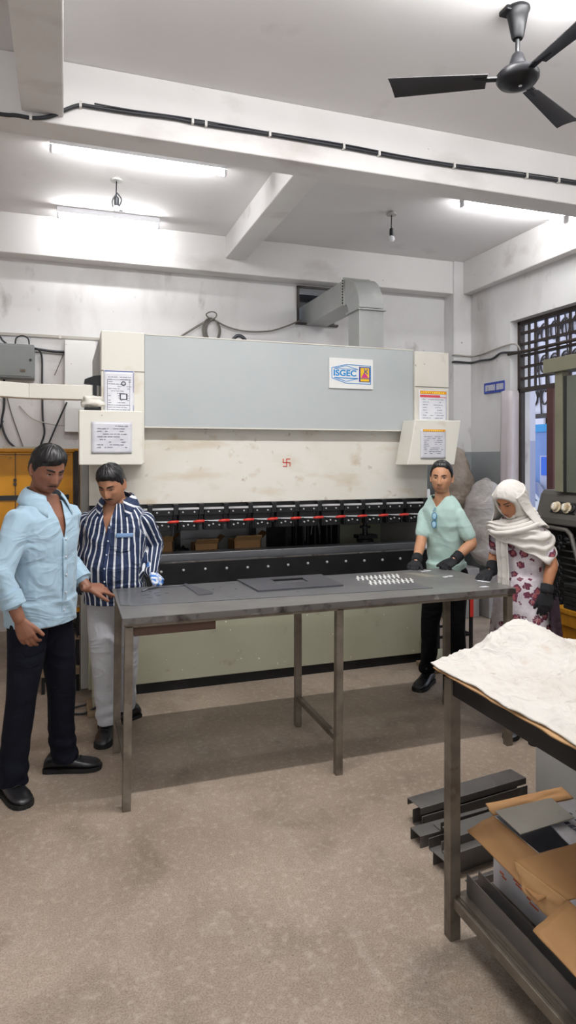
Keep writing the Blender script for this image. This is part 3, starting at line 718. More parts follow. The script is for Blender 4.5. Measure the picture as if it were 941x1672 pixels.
q = MB(); q.box(.50, .66, 3.69, 3.70, TZ+.0035, TZ+.008); q.tube([(.40, 3.61, TZ+.006), (.44, 3.66, TZ+.010), (.50, 3.695, TZ+.006)], .006, 8)
tag(q.build('bent_strip', M['plate'], None, smooth=True), 'narrow bent steel strip on the steel sheet beside the gloved hand', 'strip')
o_ = sheet('steel_flap', 'narrow angled steel plate with drilled holes on the steel sheet', 'plate', [(.652, 3.745), (.664, 3.745), (.76, 3.46), (.748, 3.425), (.672, 3.418), (.645, 3.70)], TZ+.0045, .003, M['plate'])
fp = thing('framed_plate', 'dark steel plate with a rectangular cut-out lying on the work table', 'plate', (1.25, 3.6, TZ))
q = MB(); z_ = TZ+.0045
A = [(.985, 3.79), (1.52, 3.785), (1.50, 3.395), (.99, 3.40)]
A = [(.965, 3.745), (1.50, 3.745), (1.495, 3.395), (.995, 3.40)]
B = [(1.155, 3.66), (1.345, 3.66), (1.345, 3.555), (1.155, 3.555)]
for i in range(4):
    j_ = (i+1) % 4
    q.prism([(A[i][0], A[i][1], z_), (A[j_][0], A[j_][1], z_), (B[j_][0], B[j_][1], z_), (B[i][0], B[i][1], z_)], (0, 0, .008))
q.build('plate_body', M['plate'], fp)
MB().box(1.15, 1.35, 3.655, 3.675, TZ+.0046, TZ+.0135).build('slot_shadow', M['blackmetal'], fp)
q = MB(); q.box(1.165, 1.335, 3.56, 3.645, TZ+.0045, TZ+.006); q.build('inset_plate', M['railsteel'], fp)
# two rows of small white zigzag stampings
q0 = None
for row, (ya, xa, n_) in enumerate(((3.575, 1.67, 10), (3.425, 1.68, 10))):
    for k in range(n_):
        cx_ = xa+.029*k; cy_ = ya-.0015*k
        if q0 is None:
            q = MB()
            for a_, b_ in (((-.022, -.056), (-.004, -.004)), ((-.012, -.008), (.012, .008)), ((.004, .004), (.022, .056))):
                q.beam((cx_+a_[0], cy_+a_[1], TZ+.0065), (cx_+b_[0], cy_+b_[1], TZ+.0065), .011, .004)
            q0 = q.build('zigzag_stamping', M['signwhite'], None); q00 = q0.location.copy(); o_ = q0; base_ = (cx_, cy_)
        else:
            o_ = q0.copy(); COL.objects.link(o_); o_.location = q00+Vector((cx_-base_[0], cy_-base_[1], 0))
        tag(o_, 'small white zigzag stamping in the rear row on the table' if row == 0 else 'small white zigzag stamping in the front row on the table', 'stamping', 'white zigzag stampings rear row' if row == 0 else 'white zigzag stampings front row')
sheet('paper_slip', 'pale paper slip at the back edge of the table by the mint shirt man', 'slip', [(2.03, 3.66), (2.10, 3.66), (2.19, 3.50), (2.10, 3.49)], TZ+.0005, .001, M['galvsheet'])
sheet('paper_slip', 'small white slip beside the gloved hand of the mint shirt man', 'slip', [(2.17, 3.70), (2.24, 3.70), (2.24, 3.68), (2.17, 3.675)], TZ+.0005, .001, M['paper'])
sheet('paper_slip', 'tiny white scrap near the right end of the work table', 'slip', [(2.22, 3.14), (2.27, 3.15), (2.28, 3.125), (2.24, 3.12)], TZ+.0005, .001, M['paper'])
sheet('paper_slip', 'thin white scrap near the gloved hand of the woman', 'slip', [(2.31, 3.30), (2.34, 3.31), (2.37, 3.24), (2.35, 3.235)], TZ+.0005, .001, M['paper'])
q = MB(); q.tube([(2.20+.02*math.cos(a_), 3.45+.012*math.sin(a_), TZ+.004) for a_ in [i*.5 for i in range(13)]], .0035, 6); q.tube([(2.24+.015*math.cos(a_), 3.46+.012*math.sin(a_), TZ+.004) for a_ in [i*.5 for i in range(13)]], .0035, 6)
tag(q.build('wire_rings', M['silver'], None, smooth=True), 'two small bright wire rings on the right half of the table', 'rings')

# ================================================================ TUBE LIGHTS, LAMP HOLDERS, FAN
def tubelight(label, x0, x1, y, z, L_on='y'):
    t = thing('tube_light', label, 'light', ((x0+x1)/2, y, z), 0)
    MB().box(x0, x1, y-.03, y+.03, z-.03, z+.02).build('batten', M['batten'], t, bevel=.003)
    for xe in (x0, x1-.02): MB().box(xe, xe+.02, y-.02, y+.02, z-.075, z-.03).build('end_cap', M['batten'], t, bevel=.003)
    MB().tube([(x0+.02, y, z-.058), (x1-.02, y, z-.058)], .0145, 12).build('lamp_tube', M['tube'], t, smooth=True)
    return t
tubelight('long lit tube light under the cross beam at upper left', -.10, 1.165, 4.84, 3.83)
tubelight('short lit tube light on the ceiling near the back wall beam', -.065, .84, 6.16, 3.83)
tubelight('lit tube light at the right edge near the right wall', 3.20, 4.28, 4.78, 3.83)
for i_, (xa_, xb_, yy_) in enumerate(FRONT_TUBES):
    t_ = tubelight(['tube light of the front bay, left of the fan', 'tube light of the front bay, beside the fan', 'tube light of the front bay near the right wall', 'tube light of the rear bay, left', 'tube light of the rear bay, right', 'tube light near the left wall'][i_], xa_, xb_, yy_, 3.83)
    for c_ in t_.children:
        if c_.name.startswith('lamp_tube'): c_.data.materials[0] = M['tubefront']
def lampholder(label, x, y, bulbz, cl):
    t = thing('lamp_holder', label, 'lamp', (x, y, bulbz))
    MB().lathe([(0, 0), (.045, 0), (.05, .012), (.03, .03), (0, .03)], (x, y, ZC-.03), 20).build('ceiling_rose', M['cabinetgrey'], t, smooth='auto')
    MB().tube([(x, y, ZC-.03), (x-.003, y, (ZC+bulbz)/2), (x, y, bulbz+.10)], .005, 8).build('cord', M['cable'], t, smooth=True)
    MB().lathe([(.008, .12), (.018, .11), (.02, .06), (.018, .05), (0, .05)][::-1], (x, y, bulbz), 14).build('holder', M[cl], t, smooth='auto')
    q = MB().ball((x, y, bulbz+.02), .030, 14, 10); q.build('bulb', M['batten'], t, smooth=True)
    return t
l1 = lampholder('hanging bulb holder with loose wires, left, between the tube lights', .392, 5.36, 3.58, 'cable')
q = MB(); q.tube(spline([(.392, 5.36, 3.72), (.36, 5.36, 3.66), (.375, 5.36, 3.60), (.44, 5.35, 3.585)], 5), .006, 8); q.tube(spline([(.395, 5.36, 3.73), (.43, 5.36, 3.68), (.41, 5.36, 3.62)], 5), .005, 8)
q.build('loose_wire', M['cable'], l1, smooth=True)
lampholder('hanging bulb holder in the right ceiling bay', 2.811, 5.30, 3.585, 'cable')

FX, FY = 2.129, 2.694
fan = thing('ceiling_fan', 'black three-bladed ceiling fan hanging at upper right', 'fan', (FX, FY, 3.42))
MB().lathe([(0, 3.70), (.024, 3.70), (.030, 3.71), (.047, 3.80), (.055, 3.835), (.06, 3.84), (.06, 3.849), (0, 3.85)], (FX, FY, 0), 28).build('canopy', M['fanblack'], fan, smooth='auto')
MB().box(FX-.075, FX+.01, FY-.02, FY+.05, 3.825, 3.85).build('hook_plate', M['fanblack'], fan, bevel=.006)
MB().cyl((FX, FY, 3.590), (FX, FY, 3.71), .011).build('down_rod', M['fanblack'], fan, smooth='auto')
MB().lathe([(0, 3.545), (.055, 3.545), (.045, 3.570), (.028, 3.620), (.02, 3.630), (0, 3.630)], (FX, FY, 0), 28).build('lower_cowl', M['fanblack'], fan, smooth='auto')
MB().lathe([(0, 3.457), (.035, 3.459), (.062, 3.467), (.068, 3.475), (.090, 3.482), (.103, 3.500), (.103, 3.522), (.085, 3.542), (.05, 3.548), (0, 3.548)], (FX, FY, 0), 36).build('motor_housing', M['fanblack'], fan, smooth='auto')
MB().ball((FX+.0, FY-.02, 3.460), .010, 10, 6, (1, 1, .5)).build('badge', M['silver'], fan, smooth=True)
def blade(ang):
    R = Matrix.Rotation(ang, 3, 'Z'); rings = []
    for s_ in [i/12 for i in range(13)]:
        r_ = .15+.47*s_; hw = .045+.026*s_; tw = math.radians(14-5*s_)
        pts = []
        for (cx_, cz_) in ((-1, -.1), (-.5, .12), (0, .16), (.5, .12), (1, -.1), (1, -.2), (.5, 0.02), (0, .06), (-.5, .02), (-1, -.2)):
            yy = cx_*hw; zz = cz_*.03
            pts.append(Vector((FX, FY, 3.505))+R @ Vector((r_+(.02*cx_ if s_ == 1 else 0), yy*math.cos(tw)-zz*math.sin(tw), yy*math.sin(tw)+zz*math.cos(tw))))
        rings.append(pts)
    b_ = MB().loft(rings); bo = b_.build('blade', M['fanblade'], fan, smooth='auto')
    k_ = MB(); k_.beam(Vector((FX, FY, 3.508))+R @ Vector((.09, 0, 0)), Vector((FX, FY, 3.508))+R @ Vector((.22, 0, .004)), .035, .008)
    k_.build('blade_arm', M['fanblack'], bo)
for a_ in FAN_ANGLES if 'FAN_ANGLES' in globals() else [math.radians(v_) for v_ in (154, 26, 270)]: blade(a_)

# ================================================================ DUCT
du = thing('ventilation_duct', 'galvanised elbow duct rising from the press and entering the back wall', 'duct', (2.57, 5.8, 2.43))
DX0, DX1 = 2.46, 2.70; D0, D1 = 5.24, 5.47
v = MB().box(DX0, DX1, D0, D1, 2.43, 2.93); v.build('vertical_run', M['duct'], du, bevel=.003)
# elbow: quarter turn in the YZ plane
rings = []
for k in range(13):
    a_ = math.pi/2*k/12
    yc, zc = 5.56, 2.95      # inner centre
    ri, ro = .09, .32
    o_in = (yc-ri*math.cos(a_), zc+ri*math.sin(a_)); o_out = (yc-ro*math.cos(a_), zc+ro*math.sin(a_))
    rings.append([Vector((DX0-.0, o_in[0], o_in[1])), Vector((DX1, o_in[0], o_in[1])), Vector((DX1, o_out[0], o_out[1])), Vector((DX0, o_out[0], o_out[1]))])
MB().loft(rings).build('elbow', M['duct'], du, smooth='auto')
MB().box(DX0, DX1, 5.56, 6.9, 3.04, 3.27).build('horizontal_run', M['duct'], du, bevel=.002)
MB().box(DX0-.02, DX1+.02, D0-.02, D1+.02, 2.925, 2.94).build('flange', M['duct'], du, bevel=.002)
MB().box(DX0-.015, DX1+.015, 5.55, 5.565, 3.025, 3.29).build('flange', M['duct'], du, bevel=.002)
q = MB()
for k in range(9): q.cyl((DX0-.018, 5.556, 3.05+.026*k), (DX0-.026, 5.556, 3.05+.026*k), .006, n=6)
q.build('flange_screws', M['blackmetal'], du)
q = MB(); q.box(2.36, 2.38, 6.57, 6.6, 3.05, 3.45); q.box(2.36, 2.82, 6.57, 6.6, 3.44, 3.46); q.box(2.34, 2.83, 6.56, 6.6, 3.045, 3.065)
o_ = q.build('trim_11', M['winframe'], None); o_['kind'] = 'structure'
struct('trim_12', MB().box(2.36, 2.82, 6.93, 6.95, 3.0, 3.5), M['blackmetal'])

# ================================================================ CABLES AND WALL GEAR
cb = thing('beam_cable', 'thick black cable clipped in a wavy line along the cross beam', 'cable', (1.6, 3.855, 3.6))
pts = [(-1.2, 3.856, 3.47), (-.6, 3.856, 3.49), (-.331, 3.856, 3.487), (-.25, 3.856, 3.494), (-.16, 3.852, 3.492), (-.07, 3.854, 3.52), (.02, 3.856, 3.578), (.085, 3.856, 3.608), (.16, 3.856, 3.610), (.35, 3.856, 3.612), (.60, 3.856, 3.622), (.80, 3.856, 3.617), (1.2, 3.856, 3.622), (1.698, 3.856, 3.620), (2.1, 3.856, 3.612), (2.52, 3.856, 3.616), (3.0, 3.856, 3.628), (3.57, 3.856, 3.640), (4.2, 3.856, 3.645)]
MB().tube(spline(pts, 6), .0115, 8).build('sheath', M['cable'], cb, smooth=True)
q = MB().tube(spline([(p_[0], p_[1]-.006, p_[2]+.013+.004*math.sin(p_[0]*9)) for p_ in pts if p_[0] > .1], 5), .005, 6); q.build('thin_wire', M['cable'], cb, smooth=True)
q = MB()
for x_, z_ in ((-.176, 3.492), (.085, 3.608), (.80, 3.617), (1.2, 3.622), (1.698, 3.62), (1.95, 3.615), (2.52, 3.616), (3.12, 3.630), (3.40, 3.636), (.72, 3.620)):
    MB().box(x_-.007, x_+.007, 3.838, 3.872, z_-.016, z_+.018).build('clip', M['clip'], cb)
eb = thing('electrical_panel', 'grey metal electrical panel box on the back wall at left', 'panel', (-.5, 6.5, 2.34))
MB().box(-.85, -.265, 6.42, 6.60, 2.345, 2.655).build('enclosure', M['greyenclosure'], eb, bevel=.006)
MB().box(-.80, -.285, 6.412, 6.42, 2.36, 2.64).build('door', M['greyenclosure'], eb, bevel=.003)
MB().box(-.385, -.34, 6.405, 6.413, 2.40, 2.425).build('latch', M['legsteel'], eb)
MB().lathe([(0, 0), (.012, 0), (.012, .008), (0, .008)], (-.295, 6.412, 2.51), 12, Matrix.Rotation(math.radians(90), 3, 'X')).build('knob', M['blackplastic'], eb)
wp = MB().box(.0, .285, 6.53, 6.60, 1.86, 2.735).build('wall_cabinet', M['signwhite'], None, bevel=.006)
tag(wp, 'plain white flat cabinet on the back wall left of the press', 'cabinet')
def cable(name, label, pts, r, m='cable', k=6):
    o_ = MB().tube(spline(pts, k), r, 8).build(name, M[m], None, smooth=True); tag(o_, label, 'cable'); return o_
cd = thing('conduit', 'straight pale conduit running along the back wall above the electrical panel', 'conduit', (0, 6.58, 2.77))
MB().box(-3.5, .5, 6.575, 6.60, 2.755, 2.78).build('channel', M['conduit'], cd)
MB().box(-.05, -.03, 6.572, 6.60, 2.75, 2.785).box(-.9, -.88, 6.572, 6.60, 2.75, 2.785).build('saddles', M['clip'], cd)
cable('wall_cable', 'thick black cable sagging from the electrical panel to the press top', [(-.9, 6.57, 2.68), (-.5, 6.57, 2.665), (-.27, 6.56, 2.640), (-.1, 6.575, 2.625), (.02, 6.575, 2.625), (.2, 6.575, 2.615), (.5, 6.575, 2.60)], .012)
cable('wall_cable', 'thin grey wire under the thick black cable at left', [(-.26, 6.58, 2.61), (0, 6.585, 2.60), (.2, 6.585, 2.585), (.5, 6.58, 2.57)], .005, 'cablegrey')
cable('wall_cable', 'small black cable loop on top of the electrical panel', [(-.43, 6.5, 2.66), (-.42, 6.5, 2.72), (-.37, 6.5, 2.745), (-.32, 6.5, 2.72), (-.31, 6.5, 2.66)], .007)
cable('wall_cable', 'black cable entering the electrical panel from the left', [(-.9, 6.45, 2.78), (-.6, 6.45, 2.74), (-.53, 6.45, 2.68), (-.50, 6.45, 2.655)], .009)
cable('wall_cable', 'black cable dropping down right beside the electrical panel', [(-.26, 6.52, 2.64), (-.205, 6.56, 2.58), (-.2, 6.57, 2.3), (-.195, 6.57, 2.0), (-.18, 6.57, 1.85), (-.22, 6.57, 1.70), (-.22, 6.55, 1.5)], .009)
cable('wall_cable', 'thick dark cable hanging below the cream arm at far left', [(-.53, 6.57, 2.34), (-.53, 6.57, 2.1), (-.55, 6.57, 1.93), (-.50, 6.57, 1.78), (-.42, 6.56, 1.70)], .010)
cable('wall_cable', 'black cable splitting left from the thick hanging cable', [(-.54, 6.57, 1.96), (-.60, 6.57, 1.82), (-.66, 6.55, 1.70)], .009)
cable('wall_cable', 'thin grey wire slanting beside the thick hanging cable', [(-.51, 6.58, 2.2), (-.46, 6.58, 2.0), (-.36, 6.58, 1.70)], .005, 'cablegrey')
cable('wall_cable', 'dark straight cord slanting down to the yellow cabinet', [(.02, 6.5, 2.14), (-.06, 6.5, 1.95), (-.16, 6.5, 1.70)], .008)
cable('wall_cable', 'thin pale wire sagging towards the white wall cabinet', [(-.40, 6.58, 2.10), (-.28, 6.56, 1.98), (-.1, 6.55, 1.93), (.02, 6.54, 1.925)], .006, 'conduit')
cable('wall_cable', 'thin cord hanging the white wall cabinet', [(-.01, 6.58, 2.61), (-.05, 6.58, 2.5), (-.09, 6.58, 2.4)], .004, 'cablegrey')
# coil on the wall above the press
co_ = thing('cable_coil', 'coil of grey cable hanging on the wall above the press', 'cable', (1.43, 6.55, 2.82))
q = MB()
for k in range(4):
    q.tube([(1.43+.012*k-.02+(.085-.004*k)*math.cos(a_), 6.55+.008*k, 2.915+(.125-.006*k)*math.sin(a_)) for a_ in [i*2*math.pi/28 for i in range(28)]], .0065, 6, closed=True)
q.build('loops', M['cablegrey'], co_, smooth=True)
q = MB().tube(spline([(1.39, 6.53, 3.03), (1.36, 6.53, 3.07), (1.41, 6.53, 3.10), (1.46, 6.53, 3.09), (1.46, 6.53, 3.05), (1.40, 6.53, 3.01)], 5), .007, 6); q.build('knot', M['cablegrey'], co_, smooth=True)
cable('wall_cable', 'grey cable swagging from the coil to the duct', [(1.44, 6.56, 3.03), (1.6, 6.56, 2.96), (1.8, 6.56, 2.93), (2.05, 6.56, 2.95), (2.25, 6.56, 3.02), (2.40, 6.56, 3.09)], .008, 'cablegrey')
cable('wall_cable', 'grey cable slanting from the coil down behind the press', [(1.40, 6.56, 3.03), (1.2, 6.56, 2.90), (1.0, 6.56, 2.76)], .010, 'cablegrey')
cable('hose', 'short black hose arching over the press top', [(1.175, 4.70, 2.42), (1.18, 4.70, 2.49), (1.22, 4.70, 2.525), (1.27, 4.70, 2.50), (1.30, 4.70, 2.42)], .014)
cable('wall_cable', 'straight pale cable from the press across the right corner to the window', [(2.9, 6.57, 2.79), (4.15, 6.57, 2.785), (4.175, 6.38, 2.78), (4.40, 6.38, 2.775), (4.405, 6.2, 2.77), (4.405, 5.66, 2.80), (4.46, 5.60, 2.72)], .009, 'conduit')
cable('wall_cable', 'black wavy cable from the press across the right corner to the window', [(2.9, 6.57, 2.70), (4.15, 6.57, 2.70), (4.175, 6.38, 2.70), (4.40, 6.38, 2.70), (4.405, 6.2, 2.70), (4.405, 6.0, 2.69), (4.405, 5.85, 2.73), (4.405, 5.7, 2.715), (4.48, 5.5, 2.70)], .012)
sg = thing('blue_sign', 'small blue sign with white characters on the right wall', 'sign', (4.41, 5.97, 2.32))
MB().box(4.408, 4.42, 5.80, 6.145, 2.32, 2.436).build('sign_plate', M['signblue'], sg)
q = MB(); rnd = random.Random(3); yy = 6.115
for k in range(13):
    if k == 7: yy -= .02; continue
    w_ = .018
    q.box(4.405, 4.408, yy-.004, yy, 2.345, 2.408); q.box(4.405, 4.408, yy-w_, yy-w_+.004, 2.345, 2.408)
    for zz in ((2.404, 2.345, 2.375)[:1+rnd.randrange(3)]): q.box(4.405, 4.408, yy-w_, yy, zz, zz+.006)
    yy -= .0245
q.build('white_characters', M['signwhite'], sg)
# ================================================================ PEOPLE
def smooth(a, b, x):
    t = min(1, max(0, (x-a)/(b-a))); return t*t*(3-2*t)
def lerp_keys(keys, a):
    for (a0, v0), (a1, v1) in zip(keys, keys[1:]):
        if a <= a1:
            t = (a-a0)/(a1-a0); t = t*t*(3-2*t); return v0+(v1-v0)*t
    return keys[-1][1]
def bake(mb, voxel, it=2, name='tmp', fac=.5):
    """one continuous surface out of overlapping closed lofts"""
    me = mb.mesh(name); o = bpy.data.objects.new(name, me); COL.objects.link(o)
    r = o.modifiers.new('r', 'REMESH'); r.mode = 'VOXEL'; r.voxel_size = voxel; r.adaptivity = 0
    if it:
        s = o.modifiers.new('s', 'SMOOTH'); s.iterations = it; s.factor = fac
    dg = bpy.context.evaluated_depsgraph_get(); dg.update()
    res = bpy.data.meshes.new_from_object(o.evaluated_get(dg))
    bpy.data.objects.remove(o); bpy.data.meshes.remove(me)
    return res
def put(me, name, m, parent, smooth_=True):
    me.name = name; me.materials.clear()
    for mm in (m if isinstance(m, (list, tuple)) else [m]): me.materials.append(mm)
    o = bpy.data.objects.new(name, me); COL.objects.link(o); o.parent = parent; ORG[o.name] = ORG[parent.name]
    if smooth_: me.polygons.foreach_set('use_smooth', [True]*len(me.polygons))
    return o
def deform(me, fn=None, cuts=(), delete=None):
    b = bmesh.new(); b.from_mesh(me); b.normal_update()
    if fn:
        new = [(v, fn(v.co.copy(), v.normal.copy())) for v in b.verts]
        for v, c in new: v.co = c
    for co, no in cuts:
        bmesh.ops.bisect_plane(b, geom=list(b.verts)+list(b.edges)+list(b.faces), plane_co=co, plane_no=no, dist=1e-5)
    if delete:
        df = [f for f in b.faces if delete(f.calc_center_median())]
        bmesh.ops.delete(b, geom=df, context='FACES')
    b.to_mesh(me); b.free(); me.update()
    return me
# --- head -----------------------------------------------------------
HH, HW = .1165, .0765
class Head:
    def __init__(s, k=1.0, fem=False, nose=1.0, jaw=1.0, full=1.0):
        s.k = k; s.fem = fem; s.nose = nose; s.jaw = jaw; s.full = full
    def wd(s, sz):
        w = HW*s.full
        if sz < 0: w *= 1-(.14 if not s.fem else .20)*smooth(0, 1, -sz)*s.jaw
        return w
    def r(s, sz):
        p = 2.5 if sz < 0 else 2.15
        return max(0, 1-abs(sz)**p)**(1/p)
    def dep(s, sz, front):
        if front: return .088*(1-.04*smooth(.3, 1, sz))*(1+.05*smooth(.4, .9, -sz))
        return .104*(1-.42*smooth(.05, .75, -sz))
    def feat(s, x, z):
        g = lambda cx, cz, sx, sz: math.exp(-((x-cx)/sx)**2-((z-cz)/sz)**2)
        ax = abs(x); f = 0
        # nose: bridge growing to the tip
        if -.062 < z < .03:
            t = smooth(.022, -.036, z); amp = .005+.019*t*s.nose; wdt = .0085+.0055*t
            lower = smooth(-.052, -.041, z)
            f += amp*math.exp(-(x/wdt)**2)*lower*smooth(.03, .012, z)
        f += .0065*s.nose*math.exp(-((ax-.0135)/.0065)**2-((z+.038)/.0075)**2)
        # sockets, brow, cheeks
        f -= .0105*math.exp(-((ax-.030)/.0155)**2-((z-.004)/.0105)**2)
        f += .0045*math.exp(-((ax-.028)/.022)**2-((z-.0235)/.008)**2)
        f += .0045*math.exp(-((ax-.045)/.016)**2-((z+.020)/.016)**2)
        # eyelid bulge
        f += .0062*math.exp(-((ax-.031)/.0105)**2-((z-.003)/.0065)**2)
        # mouth
        f += .0055*math.exp(-(x/.026)**2-((z+.066)/.014)**2)
        f += .0036*math.exp(-(x/.019)**2-((z+.060)/.0035)**2)
        f += .0042*math.exp(-(x/.017)**2-((z+.071)/.0042)**2)
        f -= .0038*math.exp(-(x/.022)**2-((z+.0650)/.0020)**2)
        f -= .0035*math.exp(-(x/.016)**2-((z+.080)/.005)**2)
        f += .0065*math.exp(-(x/.021)**2-((z+.097)/.011)**2)
        f -= .002*math.exp(-(x/.004)**2-((z+.053)/.006)**2)
        return f
    def pt(s, sx, sy, sz, off=0):
        rr = s.r(sz)
        x = s.wd(sz)*rr*sx; z = HH*sz
        fr = sy < 0
        y = s.dep(sz, fr)*rr*sy
        if fr: y -= s.feat(x, z)*smooth(0, .55, -sy)
        p = Vector((x, y, z))
        if off: p += Vector((sx*rr, sy*rr, sz)).normalized()*off
        return p*s.k
    def front(s, x, z, off=0):
        """point on the face at given x, z (unscaled head units)"""
        sz = z/HH; rr = s.r(sz); w = s.wd(sz)*rr; sx = max(-.98, min(.98, x/w)); sy = -math.sqrt(1-sx*sx)
        p = s.pt(sx, sy, sz); return p+Vector((0, -off, 0))*s.k
    def add(s, mb, T, n=72, m=56):
        rings = []
        for i in range(m+1):
            t = math.pi*i/m; sz = -math.cos(t); sz = max(-.9995, min(.9995, sz))
            rings.append([T @ s.pt(math.sin(2*math.pi*j/n), -math.cos(2*math.pi*j/n), sz) for j in range(n)])
        mb.loft(rings)
        if not s.fem:
            for sg_ in (-1, 1):
                e = [Vector((sg_*.070, .006, .006)), Vector((sg_*.079, .014, .008)), Vector((sg_*.086, .022, .010))]
                for (dx, dy, dz, r_) in ((0, 0, 0, .011),):
                    pass
                ear = []
                for u in range(9):
                    a = math.pi*(-.5+u/8)
                    ear.append(Vector((sg_*((.0735*s.full+.0045)+.0085*math.cos(a)), .010+.012*math.cos(a)*1.0+.004*math.sin(a), -.004+.030*math.sin(a))))
                mb.tube([T @ (p*s.k) for p in ear], [.006*s.k]*9, 8)
                mb.ball(T @ (Vector((sg_*(.0745*s.full+.003), .012, -.004))*s.k), .011*s.k, 10, 8, (.45, .9, 2.0), T.to_3x3())
    def shell(s, T, zline, thick, n=112, m=80, strands=.003, sfreq=26, seed=0, fn=None, weight=None, taper=lambda d: .05):
        """hair or hood: surface lifted off the head above a line, sunk below it"""
        rings = []
        for i in range(m+1):
            t = math.pi*i/m; sz = max(-.9995, min(.9995, -math.cos(t))); row = []
            for j in range(n):
                az = 2*math.pi*j/n; sx, sy = math.sin(az), -math.cos(az)
                deg = math.degrees(az); deg = deg-360 if deg > 180 else deg
                z = HH*sz; zl = zline(deg)
                w = smooth(-.004, .008, z-zl) if weight is None else weight(deg, z)
                th = thick(deg, sz)
                if weight is None: th = .005+(th-.005)*smooth(-.004, taper(deg), z-zl)
                st = strands*noise.noise(Vector((az*sfreq/6.28*3 + sz*3, sz*2.2, seed)))+strands*.6*noise.noise(Vector((az*sfreq/6.28*9, sz*3, seed+5)))
                off = -.007*(1-w)+(th+st)*w
                p = s.pt(sx, sy, sz, off)
                if fn: p = fn(p, deg, sz)
                row.append(T @ p)
            rings.append(row)
        return MB().loft(rings)
# --- hand -----------------------------------------------------------
def hand(mb, w, f, n, thumb_side, k=1.0, curl=(.35, .35, .35, .35), splay=.05, tcurl=.3, fat=1.0, tout=.8):
    """w wrist, f finger direction, n back-of-hand normal, thumb_side = +1/-1 along f x n"""
    w = Vector(w); f = Vector(f).normalized(); n = Vector(n); n = (n-f*n.dot(f)).normalized(); s = f.cross(n)*thumb_side
    F = fat
    mb.tube([w-f*.03*k, w, w+f*.03*k, w+f*.06*k, w+f*.088*k, w+f*.097*k], [.024*k*F, .026*k*F, .036*k*F, .041*k*F, .040*k*F, .030*k], 14, ry=[.018*k*F, .017*k*F, .0165*k*F, .0145*k*F, .0125*k*F, .008*k], side=s)
    L = (.072, .080, .075, .060)
    for i in range(4):
        o = .030-.0200*i
        base = w+f*(.085-(.004 if i in (0,) else 0)-(.008 if i == 3 else 0))*k+s*o*k
        d = (f+s*splay*(1.5-i)).normalized(); nn = n
        pts = [base-d*.02*k, base]; rr = [.0095*k*F, .0098*k*F]
        c = curl[i]
        for q, frac in enumerate((.45, .30, .25)):
            ang = c*(.7, 1.1, .8)[q]
            R = Matrix.Rotation(ang, 3, (d.cross(nn)).normalized())
            # bend away from the back of the hand
            d2 = (R @ d); 
            if d2.dot(nn) > d.dot(nn): R = Matrix.Rotation(-ang, 3, (d.cross(nn)).normalized()); d2 = R @ d
            nn = R @ nn; d = d2.normalized()
            pts.append(pts[-1]+d*L[i]*frac*k); rr.append((.0090, .0083, .0070)[q]*k*F)
        mb.rtube(pts, rr, 10)
    d = (f*.75+s*tout-n*.15).normalized()
    b0 = w+f*.018*k+s*.018*k
    p1 = b0+d*.045*k; d2 = (d+f*.5*tcurl+(-n)*.3*tcurl).normalized(); p2 = p1+d2*.035*k; d3 = (d2+f*.6*tcurl-n*.2*tcurl).normalized(); p3 = p2+d3*.024*k
    mb.rtube([b0, p1, p2, p3], [.014*k*F, .0125*k*F, .0105*k*F, .0085*k*F], 10)
def skinmat(name, base, dark, lips):
    return mat(name, base, dark, 22, .45, .75, .5, rough=.5, bump=.12, bscale=160, bdist=.001)
M['hair'] = mat('black_hair', '#0d0c0e', '#191719', 40, .45, .7, .8, rough=.38, bump=.5, bscale=150, bdist=.002, stretch=(6, 6, 1))
M['eyewhite'] = mat('eye_white', '#cfc6c0', rough=.25)
M['iris'] = mat('dark_eye', '#150d0a', rough=.15)
M['brow'] = mat('brow_hair', '#120d0b', rough=.8)
M['shoe'] = mat('black_shoe_leather', '#17171a', '#232327', 12, .45, .7, .8, rough=.32, bump=.15, bscale=40)
M['sole'] = mat('black_rubber_sole', '#101011', rough=.7)
M['glove'] = mat('black_knit_glove', '#111217', '#191a20', 30, .4, .7, .8, rough=.85, bump=.5, bscale=220, bdist=.002)
M['glovegrey'] = mat('grey_knit_glove', '#3a3d48', '#2c2e37', 30, .4, .7, .8, rough=.85, bump=.4, bscale=220)
M['gloveblue'] = mat('blue_white_glove', '#3a78c8', '#e6e8ea', 26, .45, .55, 1, rough=.7, bump=.3, bscale=120)
M['cuffwhite'] = mat('white_knit_cuff', '#e2dfda', rough=.85, bump=.3, bscale=150)
M['button'] = mat('pale_button', '#cfd6dd', rough=.3)
M['silverheel'] = mat('silver_sandal', '#8d8f95', '#5f6167', 20, .45, .7, .8, rough=.3, metal=.4)

